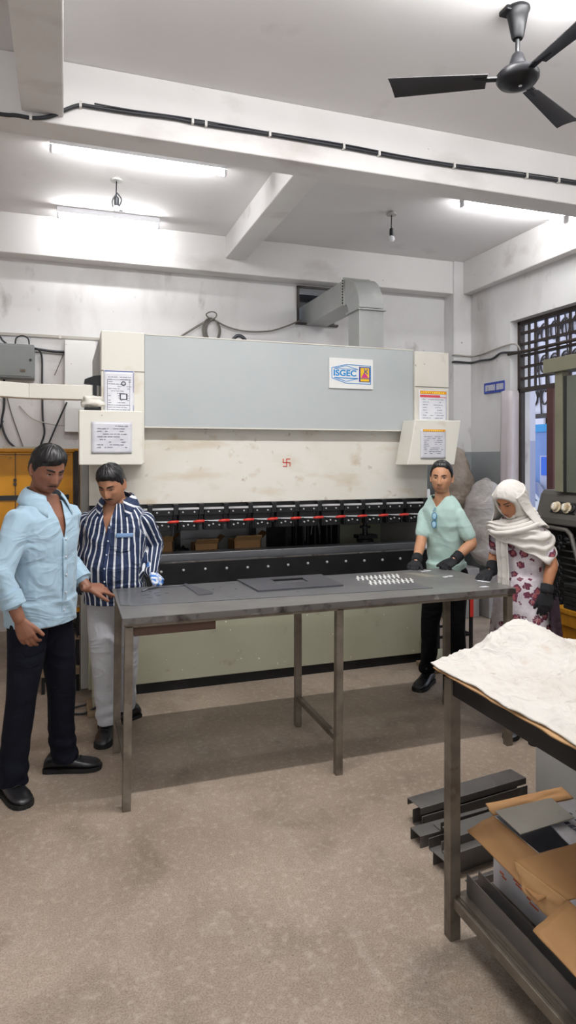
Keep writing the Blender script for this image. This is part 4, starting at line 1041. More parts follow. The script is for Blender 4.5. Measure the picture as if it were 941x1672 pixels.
def limbify(pts, radii, k=6):
    P = spline(pts, k); out = []
    n = len(pts)-1
    for i in range(len(P)):
        t = i/k; a = min(int(t), n-1); u = t-a; out.append(radii[a]+(radii[a+1]-radii[a])*u)
    return P, out
def foot(root, loc, ang, k=1.0, m='shoe', h=.075, L=.285, laces=True):
    """shoe at world loc (heel-ball midpoint), pointing along ang (0 = towards -Y local)"""
    R = Matrix.Rotation(ang, 3, 'Z'); c = Vector(loc)
    T = lambda x, y, z: c+R @ Vector((x, y, z))
    rings = []
    prof = [(-.135, .020, .030), (-.130, .032, .062), (-.11, .038, .090), (-.07, .039, .098), (-.03, .040, .090), (.0, .043, .072), (.04, .048, .060), (.08, .050, .052), (.115, .044, .045), (.135, .030, .036), (.145, .012, .026)]
    for (yy, hw, hz) in prof:
        row = []
        for j in range(14):
            a = 2*math.pi*j/14; ca, sa = math.cos(a), math.sin(a)
            row.append(T(hw*math.copysign(abs(ca)**.8, ca)*k, -yy*k*L/.285, (.018+(hz-.018)*(.5+.5*math.copysign(abs(sa)**.75, sa)))*k))
        rings.append(row)
    sh = MB().loft(rings).build('shoe', M[m], root, smooth=True, local=False)
    rings = []
    for (yy, hw, hz) in prof:
        hw2 = hw+.004
        rings.append([T(x_*k, -yy*1.02*k*L/.285, z_*k) for x_, z_ in ((-hw2, .001), (hw2, .001), (hw2, .020), (-hw2, .020))])
    MB().loft(rings).build('sole', M['sole'], sh, local=False)
    if laces:
        q = MB()
        for t in (.0, .018, .036): q.tube([T(-.020*k, -(.005+t)*k, (.078-t*.45)*k), T(0, -(.008+t)*k, (.085-t*.45)*k), T(.020*k, -(.005+t)*k, (.078-t*.45)*k)], .003, 6)
        q.build('laces', M['sole'], sh, smooth=True)
    return sh

class Person:
    def __init__(s, label, loc, rz, height, skin, lean=(0, 0), bulk=1.0, belly=0):
        s.root = thing('person', label, 'person', (loc[0], loc[1], 0), rz)
        s.inv = ORG[s.root.name]; s.mw = s.inv.inverted(); s.k = height/1.70; s.lean = lean; s.bulk = bulk; s.belly = belly; s.skin = skin
        s.body = MB()
    def L(s, p): return s.inv @ Vector(p)       # world point -> local
    def sp(s, z):                               # spine offset at height z (local metres)
        t = max(0, z-.88*s.k); return Vector((s.lean[0]*t, s.lean[1]*t, 0))
    def ring(s, z, hx, hy, oy=0, n=28, ox=0, e=2.3):
        c = s.sp(z)+Vector((ox, oy, z)); out = []
        for j in range(n):
            a = 2*math.pi*j/n; ca, sa = math.cos(a), math.sin(a)
            out.append(c+Vector((hx*math.copysign(abs(ca)**(2/e), ca), hy*math.copysign(abs(sa)**(2/e), sa), 0)))
        return out
    TORSO = [(.80, .158, .118, 0), (.88, .165, .122, 0), (.96, .158, .118, 0), (1.04, .155, .112, 0), (1.12, .162, .112, 0), (1.20, .172, .115, -.002), (1.27, .178, .112, 0), (1.33, .174, .098, .004), (1.362, .152, .086, .010), (1.39, .122, .076, .014), (1.415, .092, .068, .016), (1.44, .070, .062, .016)]
    def torso(s, mb, grow=0, zmin=0, zmax=9, extra=None):
        k = s.k; rings = []
        for z, hx, hy, oy in s.TORSO:
            if not (zmin <= z <= zmax): continue
            b = s.belly*math.exp(-((z-1.02)/.13)**2)
            rings.append(s.ring(z*k, (hx*s.bulk+grow)*k, (hy*s.bulk+grow+b*.5)*k, (oy-b*.5)*k))
        mb.loft(rings)
    def arm(s, mb, S, E, Wt, r, grow=0, end=1.0, k=7):
        S, E, Wt = Vector(S), Vector(E), Vector(Wt)
        pts = [S, S.lerp(E, .5), E, E.lerp(Wt, .35), E.lerp(Wt, .75), Wt]
        rr = [(x+grow) for x in r]
        P, R_ = limbify(pts, rr, k)
        if end < 1:
            n = int(len(P)*end); P = P[:n]; R_ = R_[:n]
        mb.rtube(P, R_, 18)
        return P
    def finish_body(s, voxel=.0037):
        me = bake(s.body, voxel, 1, fac=.4)
        return put(me, 'body', s.skin, s.root)
    def headT(s, base, yaw, pitch, roll=0):
        """base = neck pivot (local), head centre is .10 above"""
        R = (Matrix.Rotation(yaw, 4, 'Z') @ Matrix.Rotation(pitch, 4, 'X') @ Matrix.Rotation(roll, 4, 'Y'))
        return Matrix.Translation(base) @ R @ Matrix.Translation((0, -.022*s.hk, .100*s.hk))
    def eyes(s, H, T, body, open_=.5, lips='#8a4f44', brow=1.0, gaze=0, moustache=0, stubble=None):
        for sg_ in (-1, 1):
            lid = MB(); 
            # eyeball sliver
            ze = .002
            eb_ = MB(); ring = []
            n = 16
            def eye(u, v):
                a = (u-.5)*2; x = sg_*.031+a*.0125; zz = ze+(v-.5)*.010*open_*math.sqrt(max(0, 1-a*a))*1.0
                return T @ H.front(x, zz, .0012)
            eb_.grid(eye, 12, 4); eb_.build('eye', M['eyewhite'], body, smooth=True, local=True)
            ir = MB()
            def iris(u, v):
                a = (u-.5)*2; x = sg_*.031+gaze+a*.0052; zz = ze+(v-.5)*.0098*open_*math.sqrt(max(0, 1-a*a*.8))
                return T @ H.front(x, zz, .0022)
            ir.grid(iris, 8, 4); ir.build('iris', M['iris'], body, smooth=True, local=True)
            lash = [T @ H.front(sg_*.031+(u-.5)*.027, ze+.0052*open_*math.sqrt(max(0, 1-((u-.5)*2)**2))+.0004-.0005*abs(u-.5), .0015) for u in [i/10 for i in range(11)]]
            lid.tube(lash, .0014*H.k, 6); lid.build('eyelash', M['iris'], body, smooth=True, local=True)
            bw_ = []
            for u in [i/10 for i in range(11)]:
                x = sg_*(.012+.036*u); z = .0215+.0055*math.sin(u*math.pi*.62)-.002*u
                bw_.append(T @ H.front(x, z, .0005))
            MB().tube(bw_, [(.0012+.0028*math.sin(math.pi*(.15+.8*u)))*H.k*brow for u in [i/10 for i in range(11)]], 8).build('eyebrow', M['brow'], body, smooth=True, local=True)
        def lip(zc, hz, wdt):
            def fn(u, v):
                a = (u-.5)*2; x = a*wdt; z = zc+(v-.5)*2*hz*(1-a*a)**.6-.0012*a*a*0
                return T @ H.front(x, z, .0006)
            return fn
        q = MB().grid(lip(-.0608, .0038, .0225), 16, 4).grid(lip(-.0700, .0046, .0195), 16, 4)
        q.build('lips', mat('lip_colour', lips, rough=.45), body, smooth=True, local=True)
        if moustache:
            q = MB()
            def mo(u, v):
                a = (u-.5)*2; x = a*.030; z = -.0535-.007*abs(a)**1.6+(v-.5)*.010*(1-.65*abs(a)**2)*moustache
                return T @ H.front(x, z, .0022+.0012*noise.noise(Vector((u*30, v*6, 0))))
            q.grid(mo, 24, 6); q.build('moustache', M['brow'], body, smooth=True, local=True)

def fold_fn(seed, amp, freq=14, vert=.35, dirv=None):
    def fn(co, no):
        p = Vector((co.x*freq*vert*2, co.y*freq*vert*2, co.z*freq*vert))+Vector((seed*3.1, 0, 0))
        wv = noise.noise(p*.55)*2.2
        f = math.sin(co.z*freq*2.1+wv*3+co.x*freq*1.2)*.5+.5
        g = noise.noise(Vector((co.x*6, co.y*6, co.z*5))+Vector((seed, seed, 0)))
        m = smooth(-.1, .45, g)
        f2 = abs(noise.noise(Vector((co.x*freq, co.y*freq, co.z*freq*.55))+Vector((0, seed, 0))))
        return co+no*(amp*(f**2-.4)*m - amp*.9*(f2-.15))
    return fn

# ------------------------------------------------ shared dressing steps
M['skin1'] = skinmat('skin_brown_dark', '#8a5c47', '#754a38', '')
M['skin2'] = skinmat('skin_brown', '#a9775a', '#946448', '')
M['skin3'] = skinmat('skin_tan', '#c08d6c', '#aa7857', '')
M['skin4'] = skinmat('skin_warm_brown', '#a8714f', '#94603f', '')
M['bluecloth'] = mat('light_blue_shirt_cotton', '#a3bfd1', '#9ab5c8', 6, .4, .7, .6, rough=.8, bump=.1, bscale=300, sheen=.2, folds=.42, fscale=5)
M['navycloth'] = mat('navy_trouser_cloth', '#0b0e1a', '#10131f', 6, .4, .7, .6, rough=.85, spec=.2, bump=.1, bscale=260, folds=.35, fscale=4)
M['greycloth'] = mat('light_grey_trouser_cloth', '#c3c4c9', '#b4b5bc', 6, .4, .7, .6, rough=.6, bump=.1, bscale=260, folds=.35, fscale=5)
M['blackcloth'] = mat('black_trouser_cloth', '#0a0a0c', '#101013', 6, .4, .7, .6, rough=.85, spec=.2, bump=.1, bscale=260, folds=.4, fscale=5)
M['mintcloth'] = mat('mint_tshirt_cotton', '#b2cec7', '#a8c4bd', 6, .4, .7, .6, rough=.85, bump=.08, bscale=300, sheen=.2, folds=.3, fscale=4)
def stripe_mat():
    m = mat('navy_white_stripe_cloth', '#1e2f52', '#182746', 6, .4, .7, .7, rough=.75, bump=.1, bscale=280, folds=.5, fscale=7)
    nt = m.node_tree; b = nt.nodes['Principled BSDF']
    at = N(nt, 'ShaderNodeAttribute'); at.attribute_name = 'stripe'
    d = N(nt, 'ShaderNodeMath', operation='DIVIDE'); d.inputs[1].default_value = .034; nt.links.new(at.outputs['Fac'], d.inputs[0])
    f = N(nt, 'ShaderNodeMath', operation='FRACT'); nt.links.new(d.outputs[0], f.inputs[0])
    l = N(nt, 'ShaderNodeMath', operation='LESS_THAN'); l.inputs[1].default_value = .27; nt.links.new(f.outputs[0], l.inputs[0])
    old = b.inputs['Base Color'].links[0].from_socket
    c = mixc(nt, l.outputs[0], old, C('#dfe2e6')); nt.links.new(c, b.inputs['Base Color'])
    return m
M['stripe'] = stripe_mat()
M['stripedark'] = mat('navy_shirt_trim', '#22345a', rough=.75)

def frontp(P, z, x=0, off=0, grow=.012):
    k = P.k; zz = z/k; tv = P.TORSO
    for (z0, a0, b0, o0), (z1, a1, b1, o1) in zip(tv, tv[1:]):
        if z0 <= zz <= z1:
            t = (zz-z0)/(z1-z0); hx = a0+(a1-a0)*t; hy = b0+(b1-b0)*t; oy = o0+(o1-o0)*t; break
    else: hx, hy, oy = tv[0][1:] if zz < tv[0][0] else tv[-1][1:]
    b = P.belly*math.exp(-((zz-1.02)/.13)**2)
    hy = (hy*P.bulk+grow+b*.5)*k; oy = (oy-b*.5)*k; hx = (hx*P.bulk+grow)*k
    yy = -hy*max(0, 1-min(1, abs(x/hx))**2.3)**(1/2.3)
    c = P.sp(z); return Vector((c.x+x, c.y+oy+yy-off, z))
def neck_and_head(P, H, T, nb):
    H.add(P.body, T); k = P.k
    P.body.tube([P.sp(1.36*k)+Vector((0, .018, 1.33*k)), P.sp(1.40*k)+Vector((0, .014, 1.41*k)), nb+Vector((0, .010, -.01)), T @ Vector((0, .020, -.058))], [.064*k, .055*k, .051*k, .051*k], 20)
def trousers(P, m, feet, knees, hem=.06, rr=(.098, .086, .070, .066, .068), wob=.006, seat=.86):
    k = P.k; Tm = MB()
    f_ = min(1, P.bulk+.02); Tm.loft([P.ring(.80*k, .146*k*f_, .112*k*f_), P.ring(.86*k, .158*k*f_, .116*k*f_), P.ring(.93*k, .150*k*f_, .108*k*f_)])
    for sgn, F, K in ((-1, feet[0], knees[0]), (1, feet[1], knees[1])):
        hp = P.sp(seat*k)+Vector((sgn*.078*k*min(1, P.bulk+.05), 0, (seat-.02)*k)); K = Vector(K); A = Vector((F.x, F.y, hem+.01))
        Q, R_ = limbify([hp, hp.lerp(K, .5)+Vector((0, -.008, 0)), K, K.lerp(A, .55)+Vector((0, .01, 0)), A], [x*k for x in rr], 6)
        Tm.rtube(Q, R_, 22)
        P.body.tube([hp, K, Vector((F.x, F.y+.01, .09))], [.07*k, .048*k, .034*k], 14)
    me = bake(Tm, .009, 3)
    def tf(co, no):
        a = wob*smooth(.36, .08, co.z)*math.sin(co.z*58+5*noise.noise(co*6)); b_ = .005*noise.noise(Vector((co.x*16, co.y*16, co.z*3)))
        return co+no*(a+b_)
    deform(me, tf, [((0, 0, hem), (0, 0, 1))], lambda c: c.z < hem)
    return put(me, 'trousers', m, P.root)
def shirt(P, m, arms, ends, radii, hem, vneck=None, amp=.0085, seed=1, grow=.010, top=1.43, extra=None, name='shirt', voxel=.008, hemrings=True, stripes=False):
    k = P.k; Sm = MB(); P.torso(Sm, grow, .7, top)
    if hemrings:
        Sm.loft([P.ring((hem-.03), .176*k*P.bulk, .140*k+P.belly*.2, -.004), P.ring(.86*k, .176*k*P.bulk, .140*k+P.belly*.3, -.004), P.ring(.93*k, (.170*P.bulk+grow)*k, .138*k+P.belly*.4, -P.belly*.3)])
    for (S_, E_, W_), en in zip(arms, ends): P.arm(Sm, S_, E_, W_, [x*k for x in radii], 0, en)
    me = bake(Sm, voxel, 3)
    cuts = [((0, 0, hem), (0, 0, 1))]; dl = lambda c: c.z < hem
    if vneck:
        zb, sl, x0 = vneck
        zb *= k
        cuts += [((x0, 0, zb), Vector((1, 0, -sl)).normalized()), ((x0, 0, zb), Vector((-1, 0, -sl)).normalized())]
        # keep in the leaning frame: the cut planes follow x only
        dl0 = dl; dl = lambda c: dl0(c) or (c.z > zb and c.y-P.sp(c.z).y < .0 and abs(c.x-P.lean[0]*0-x0) < (c.z-zb)*sl)
    deform(me, fold_fn(seed, amp, 17), cuts, dl)
    if stripes:
        at = me.attributes.new('stripe', 'FLOAT', 'POINT'); vals = []
        for v in me.vertices:
            co = v.co; q = co-P.sp(co.z); best = None
            inside = abs(q.x) < .155*k*P.bulk
            dmin = 9
            for (S_, E_, W_) in arms:
                for A_, B_ in ((S_, E_), (E_, W_)):
                    d = B_-A_; t = max(0, min(1, (co-A_).dot(d)/d.length_squared)); dd_ = (co-A_-d*t).length
                    if dd_ < dmin: dmin = dd_; best = (A_, d, t)
            if not inside and dmin < .085*k:
                A_, d, t = best; dn = d.normalized(); ref = Vector((0, 1, 0)); u = (ref-dn*ref.dot(dn)).normalized(); w_ = dn.cross(u); r_ = co-A_-d*t
                vals.append(.056*(math.atan2(r_.dot(w_), -r_.dot(u))))
            else: vals.append(.145*math.atan2(q.x, -q.y*1.25)+q.x*.15)
        at.data.foreach_set('value', vals)
    sh = put(me, name, m, P.root)
    so = sh.modifiers.new('s', 'SOLIDIFY'); so.thickness = .003; so.offset = -1
    return sh
def collar(P, sh, m, z0=1.462, rx=.079, ry=.073, drop=.046, wid=.040, spread=.80, x0=0):
    k = P.k
    for sg_ in (-1, 1):
        def col(u, v, sg_=sg_):
            ang = math.pi/2-sg_*math.pi*spread*u
            base = P.sp(z0*k)+Vector((x0+rx*k*math.cos(ang), .016*k+ry*k*math.sin(ang), (z0-.045*u*u)*k))
            out = Vector((math.cos(ang), math.sin(ang), 0)); dr = (drop+.036*u**3)*k
            return base+out*(.004+wid*v)*k*(1+.35*u)+Vector((0, 0, (.014*math.sin(v*math.pi)+.018*(1-v))*k-dr*v))
        c_ = MB().grid(col, 16, 6).build('collar', m, sh, smooth=True, local=True)
        m_ = c_.modifiers.new('s', 'SOLIDIFY'); m_.thickness = .004; m_.offset = 0
        if m is M['stripe']:
            at = c_.data.attributes.new('stripe', 'FLOAT', 'POINT'); at.data.foreach_set('value', [v.co.z*.8+v.co.x*.4 for v in c_.data.vertices])
def placket(P, sh, m, z0, z1, x=0, btn='button', n=5, w=.013):
    q = MB().grid(lambda u, v: frontp(P, z0+(z1-z0)*v, x-w+2*w*u, .007), 3, 26)
    pl_ = q.build('placket', m, sh, smooth=True, local=True); pl_.modifiers.new('s', 'SOLIDIFY').thickness = .004
    for i in range(n):
        zz = z0+.06+(z1-z0-.07)*i/(n-1)
        MB().ball(frontp(P, zz, x+.001, .010), .0055, 10, 6, (1, .5, 1)).build('button', M[btn], sh, smooth=True, local=True)
def cuffring(arm, end, rad, m, sh, r, n_back=4, name='cuff', k=7):
    S_, E_, W_ = arm
    Q, R_ = limbify([S_, S_.lerp(E_, .5), E_, E_.lerp(W_, .35), E_.lerp(W_, .75), W_], rad, k); n_ = min(len(Q)-1, int(len(Q)*end))
    nn = n_back+2
    MB().tube(Q[n_-n_back:n_+2], [r]*(len(Q[n_-n_back:n_+2])), 20).build(name, m, sh, smooth='auto', local=True)
def wnorm(P, v): return P.inv.to_3x3() @ Vector(v)
def glove(P, w, tip, n, side, m='glove', k=1.0, curl=(.5, .5, .5, .5), cuff=.06, arm_from=None, **kw):
    mb = MB(); w = Vector(w); tip = Vector(tip)
    hand(mb, w, tip-w, n, side, k, curl, fat=1.14, **kw)
    if arm_from is not None:
        d = (Vector(arm_from)-w).normalized(); mb.tube([w+(tip-w).normalized()*.01, w, w+d*.02, w+d*cuff], [.033, .036, .036, .037], 16)
    me = bake(mb, .0036, 1, fac=.4); return put(me, 'glove', M[m], P.root)

# ------------------------------------------------ man in the light blue shirt (left)
def man_light_blue():
    P = Person('man in light blue shirt and navy trousers standing at the left end of the table', (-.115, 3.47), math.radians(47), 1.70, M['skin1'], lean=(.02, -.05), bulk=1.02, belly=.02)
    P.hk = 1.0; root = P.root; B = P.body
    H = Head(.97, jaw=.8, full=.98)
    nb = P.sp(1.41)+Vector((-.004, .026, 1.474))
    T = P.headT(nb, math.radians(-17), math.radians(19), math.radians(3))
    neck_and_head(P, H, T, nb); P.torso(B, -.006)
    S = {1: P.sp(1.33)+Vector((.168, .0, 1.325)), -1: P.sp(1.33)+Vector((-.168, .0, 1.325))}
    Er = P.L((-.275, 3.24, 1.085)); Wr = P.L((-.195, 3.215, .885))
    El = P.L((-.010, 3.66, 1.115)); Wl = P.L((.110, 3.545, .948))
    rad = [.048, .043, .038, .037, .030, .027]
    P.arm(B, S[-1], Er, Wr, rad); P.arm(B, S[1], El, Wl, rad)
    fd = (P.L((-.150, 3.20, .77))-Wr)
    hand(B, Wr, fd, wnorm(P, (-.35, -.95, .1)), -1, 1.0, (.5, .45, .5, .55), .03, .5, tout=.45)
    hand(B, Wl, P.L((.262, 3.60, .918))-Wl, wnorm(P, (.25, -.45, .85)), 1, 1.0, (.15, .42, .5, .55), .08, .3, tout=.55)
    Fr = P.L((-.235, 3.40, 0)); Fl = P.L((.0, 3.585, 0))
    trousers(P, M['navycloth'], (Fr, Fl), ((Fr*.5+Vector((-.045, -.012, .46))), (Fl*.5+Vector((.045, -.012, .46)))), .055, wob=.004)
    body = P.finish_body()
    P.eyes(H, T, body, .42, '#6e3e38', 1.25, moustache=.55)
    keys = [(-180, -.06), (-125, -.05), (-100, -.004), (-84, -.010), (-70, .022), (-50, .038), (-18, .046), (8, .052), (30, .060), (52, .052), (70, .022), (84, -.010), (100, -.004), (125, -.05), (180, -.06)]
    H.shell(T, lambda d: lerp_keys(keys, d), lambda d, sz: .014-.005*smooth(70, 110, abs(d))*smooth(.3, -.2, sz)+.007*smooth(.1, .8, sz)+.006*math.exp(-((d+20)/45)**2)*smooth(.2, .6, sz), strands=.005, taper=lambda d: .022 if abs(d) < 60 else .055).build('hair', M['hair'], body, smooth=True, local=True)
    R_ = [.064, .062, .056, .053, .050, .050]; arms = ((S[-1], Er, Wr), (S[1], El, Wl)); ends = (.74, .80)
    sh = shirt(P, M['bluecloth'], arms, ends, R_, .812, vneck=(1.215, .24, .012))
    for a_, e_ in zip(arms, ends): cuffring(a_, e_, R_, M['bluecloth'], sh, .056)
    placket(P, sh, M['bluecloth'], .82, 1.235, .002)
    collar(P, sh, M['bluecloth'])
    foot(root, (-.235, 3.375, 0), math.radians(28)-math.radians(0), 1.03)
    foot(root, (.035, 3.575, 0), math.radians(78), 1.03)
    return P
man_light_blue()

# ------------------------------------------------ man in the striped shirt
def man_striped():
    k = 1.63/1.70
    P = Person('man with moustache in navy and white striped shirt behind the left end of the table', (.285, 3.99), math.radians(-22), 1.63, M['skin2'], lean=(.05, -.10), bulk=1.06, belly=.075)
    P.hk = .97; root = P.root; B = P.body
    H = Head(.95, jaw=.7, full=.95)
    nb = P.sp(1.40*k)+Vector((0, -.004, 1.445*k))
    T = P.headT(nb, math.radians(-6), math.radians(24), math.radians(-3))
    neck_and_head(P, H, T, nb); P.torso(B, -.006)
    S = {1: P.sp(1.30)+Vector((.160, .0, 1.305*k)), -1: P.sp(1.30)+Vector((-.160, .0, 1.305*k))}
    Er = P.L((.125, 4.13, 1.10)); Wr = P.L((.070, 4.13, .945))
    El = P.L((.515, 3.98, 1.10)); Wl = P.L((.480, 3.865, .955))
    rad = [.046, .042, .037, .036, .029, .026]
    P.arm(B, S[-1], Er, Wr, rad); P.arm(B, S[1], El, Wl, rad)
    Fr = P.L((.33, 4.13, 0)); Fl = P.L((.235, 3.93, 0))
    Fr, Fl = P.L((.235, 3.95, 0)), P.L((.35, 4.13, 0))
    trousers(P, M['greycloth'], (Fr, Fl), ((Fr*.5+Vector((-.035, -.02, .44))), (Fl*.5+Vector((.04, -.01, .44)))), .075, rr=(.100, .092, .076, .070, .062), wob=.005)
    body = P.finish_body()
    P.eyes(H, T, body, .34, '#7d4a40', 1.15, moustache=1.0)
    keys = [(-180, -.06), (-125, -.05), (-100, .004), (-84, -.004), (-70, .026), (-52, .044), (-20, .058), (20, .060), (52, .046), (70, .026), (84, -.004), (100, .004), (125, -.05), (180, -.06)]
    H.shell(T, lambda d: lerp_keys(keys, d), lambda d, sz: .010+.010*smooth(.1, .8, sz), strands=.004, taper=lambda d: .020 if abs(d) < 60 else .055, seed=3).build('hair', M['hair'], body, smooth=True, local=True)
    R_ = [.066, .063, .055, .050, .044, .042]; arms = ((S[-1], Er, Wr), (S[1], El, Wl)); ends = (1.0, 1.0)
    sh = shirt(P, M['stripe'], arms, ends, R_, .775, vneck=(1.24, .26, .0), amp=.0095, seed=4, stripes=True, grow=.012)
    collar(P, sh, M['stripe'])
    pk = MB().grid(lambda u, v: frontp(P, 1.085+.105*v-(.012*abs(u-.5)*-2 if v == 0 else 0), .045+.085*u, .006), 8, 8)
    po = pk.build('pocket', M['stripe'], sh, smooth=True, local=True); po.modifiers.new('s', 'SOLIDIFY').thickness = .004
    at = po.data.attributes.new('stripe', 'FLOAT', 'POINT'); at.data.foreach_set('value', [v.co.x+.012 for v in po.data.vertices])
    MB().grid(lambda u, v: frontp(P, 1.170+.024*v, .042+.092*u, .012), 8, 3).build('pocket_flap', mat('denim_flap', '#7d9cc4', rough=.8), sh, smooth=True, local=True).modifiers.new('s', 'SOLIDIFY').thickness = .003
    placket(P, sh, M['stripedark'], .79, 1.235, .0, n=6, w=.010)
    for a_ in arms: cuffring(a_, 1.0, [x*k for x in R_], M['cuffwhite'], sh, .036, 1)
    foot(root, (.225, 3.905, 0), math.radians(-12), 1.0)
    foot(root, (.325, 4.12, 0), math.radians(-62), 1.0)
    glove(P, Wr, P.L((.055, 4.08, .82)), wnorm(P, (-.8, -.6, .1)), -1, 'glovegrey', .95, (.4, .4, .4, .4), arm_from=Er, tout=.4)
    g = glove(P, Wl, P.L((.545, 3.765, .895)), wnorm(P, (.25, .1, .95)), 1, 'gloveblue', .92, (.9, 1.0, 1.1, 1.1), arm_from=El, tout=.4, tcurl=.8)
    return P
man_striped()

# ------------------------------------------------ man in the mint t-shirt
def man_mint():
    k = 1.63/1.70
    P = Person('man in mint t-shirt, black trousers and gloves leaning on the far side of the table', (2.535, 3.965), math.radians(-60), 1.63, M['skin3'], lean=(.0, -.16), bulk=.77, belly=.0)
    P.hk = .97; root = P.root; B = P.body
    H = Head(.93, jaw=1.0, full=.96)
    nb = P.sp(1.40*k)+Vector((0, .006, 1.446*k))
    T = P.headT(nb, math.radians(19), math.radians(3), math.radians(2))
    neck_and_head(P, H, T, nb); P.torso(B, -.016, 0, 1.40)
    S = {1: P.sp(1.28)+Vector((.126, .0, 1.285*k)), -1: P.sp(1.28)+Vector((-.126, .0, 1.285*k))}
    Er = P.L((2.345, 3.985, 1.045)); Wr = P.L((2.215, 3.83, .925))
    El = P.L((2.600, 3.765, 1.045)); Wl = P.L((2.440, 3.722, .945))
    rad = [.034, .038, .037, .036, .028, .026]
    P.arm(B, S[-1], Er, Wr, rad); P.arm(B, S[1], El, Wl, rad)
    Fr = P.L((2.46, 4.10, 0)); Fl = P.L((2.56, 3.87, 0))
    trousers(P, M['blackcloth'], (Fr, Fl), ((Fr*.5+Vector((-.04, -.02, .44))), (Fl*.5+Vector((.04, -.02, .44)))), .085, wob=.006, rr=(.095, .084, .068, .062, .060))
    body = P.finish_body()
    P.eyes(H, T, body, .75, '#8e5a4c', .95)
    keys = [(-180, -.06), (-125, -.05), (-100, .010), (-84, .000), (-72, .040), (-55, .066), (-20, .080), (20, .080), (55, .066), (72, .040), (84, .0), (100, .010), (125, -.05), (180, -.06)]
    H.shell(T, lambda d: lerp_keys(keys, d), lambda d, sz: .011+.005*smooth(.1, .8, sz), strands=.003, taper=lambda d: .028, seed=6).build('hair', M['hair'], body, smooth=True, local=True)
    R_ = [.050, .053, .052, .05, .05, .05]; arms = ((S[-1], Er, Wr), (S[1], El, Wl)); ends = (.31, .31)
    sh = shirt(P, M['mintcloth'], arms, ends, R_, .77, vneck=(1.335, .75, .0), amp=.006, seed=7, grow=.013, top=1.42)
    # neckband
    def nbnd(u, v):
        a = math.pi/2+2*math.pi*u; yy = math.sin(a)
        fr = smooth(.2, -1, yy)
        return P.sp(1.40*k)+Vector((.070*k*math.cos(a), .010+.068*k*yy, (1.412-.080*fr)*k+.008*v))+Vector((math.cos(a), yy, 0))*.004
    MB().grid(nbnd, 40, 2).build('neckband', M['mintcloth'], sh, smooth=True, local=True).modifiers.new('s', 'SOLIDIFY').thickness = .005
    # spectacles hanging from the neckline
    gl = MB()
    c0 = frontp(P, 1.275*k, -.004, .016); c1 = frontp(P, 1.215*k, -.008, .018)
    for c_ in (c0, c1):
        gl.tube([c_+Vector((.017*math.cos(a), 0, .024*math.sin(a))) for a in [i*2*math.pi/18 for i in range(18)]], .003, 8, closed=True)
    gl.tube([c0+Vector((-.008, -.002, .03)), frontp(P, 1.335*k, 0, .014)], .003, 8); gl.tube([c0+Vector((.010, -.002, -.02)), c1+Vector((.010, -.002, .02))], .0025, 6)
    go = gl.build('spectacles', mat('blue_spectacle_frame', '#3f7fa8', rough=.3), root, smooth=True, local=True)
    for c_ in (c0, c1):
        MB().ball(c_, .016, 14, 8, (1, .15, 1.4)).build('lens', mat('spectacle_lens', '#a9cfe0', rough=.1), go, smooth=True, local=True)
    foot(root, (2.415, 4.06, 0), math.radians(-52), 1.0)
    foot(root, (2.52, 3.83, 0), math.radians(-48), 1.0)
    glove(P, Wr, P.L((2.13, 3.74, .905)), wnorm(P, (0, -.1, .98)), -1, 'glove', .95, (.6, .7, .8, .8), arm_from=Er, tout=.5)
    glove(P, Wl, P.L((2.28, 3.665, .900)), wnorm(P, (.1, -.25, .95)), 1, 'glove', .98, (.9, 1.0, 1.1, 1.2), arm_from=El, tout=.4, tcurl=.8)
    return P
man_mint()

# ------------------------------------------------ woman in the white headscarf
M['scarf'] = mat('white_scarf_cotton', '#dedad4', '#d2cdc6', 5, .4, .7, .6, rough=.9, bump=.1, bscale=300, folds=.25, fscale=6, layers=(('#2a2430', 11, .78, .80, .9, None),))
def floral():
    m, nt, b = newmat('floral_dress_print'); tc = N(nt, 'ShaderNodeTexCoord'); co = tc.outputs['Object']
    base, _ = noise_mask(nt, co, 12, .4, .7); c = mixc(nt, base, C('#e3dce2'), C('#b9b0b8'))
    v = N(nt, 'ShaderNodeTexVoronoi'); v.inputs['Scale'].default_value = 16; nt.links.new(co, v.inputs['Vector'])
    n = N(nt, 'ShaderNodeTexNoise'); n.inputs['Scale'].default_value = 55; nt.links.new(co, n.inputs[0])
    ad = N(nt, 'ShaderNodeMath', operation='MULTIPLY_ADD'); ad.inputs[1].default_value = .38; nt.links.new(n.outputs[0], ad.inputs[0]); nt.links.new(v.outputs['Distance'], ad.inputs[2])
    l = N(nt, 'ShaderNodeMath', operation='LESS_THAN'); l.inputs[1].default_value = .60; nt.links.new(ad.outputs[0], l.inputs[0])
    c = mixc(nt, l.outputs[0], c, C('#6d3348'))
    l2 = N(nt, 'ShaderNodeMath', operation='LESS_THAN'); l2.inputs[1].default_value = .42; nt.links.new(ad.outputs[0], l2.inputs[0])
    c = mixc(nt, l2.outputs[0], c, C('#a85a5e'))
    v2 = N(nt, 'ShaderNodeTexVoronoi', feature='DISTANCE_TO_EDGE'); v2.inputs['Scale'].default_value = 17; nt.links.new(co, v2.inputs['Vector'])
    l3 = N(nt, 'ShaderNodeMath', operation='LESS_THAN'); l3.inputs[1].default_value = .012; nt.links.new(v2.outputs[0], l3.inputs[0])
    c = mixc(nt, l3.outputs[0], c, C('#c2b9c1'))
    nt.links.new(c, b.inputs['Base Color']); b.inputs['Roughness'].default_value = .8
    return m
M['floral'] = floral()
M['plum'] = mat('plum_cloth', '#33202f', '#281925', 8, .4, .7, .7, rough=.8, folds=.4)
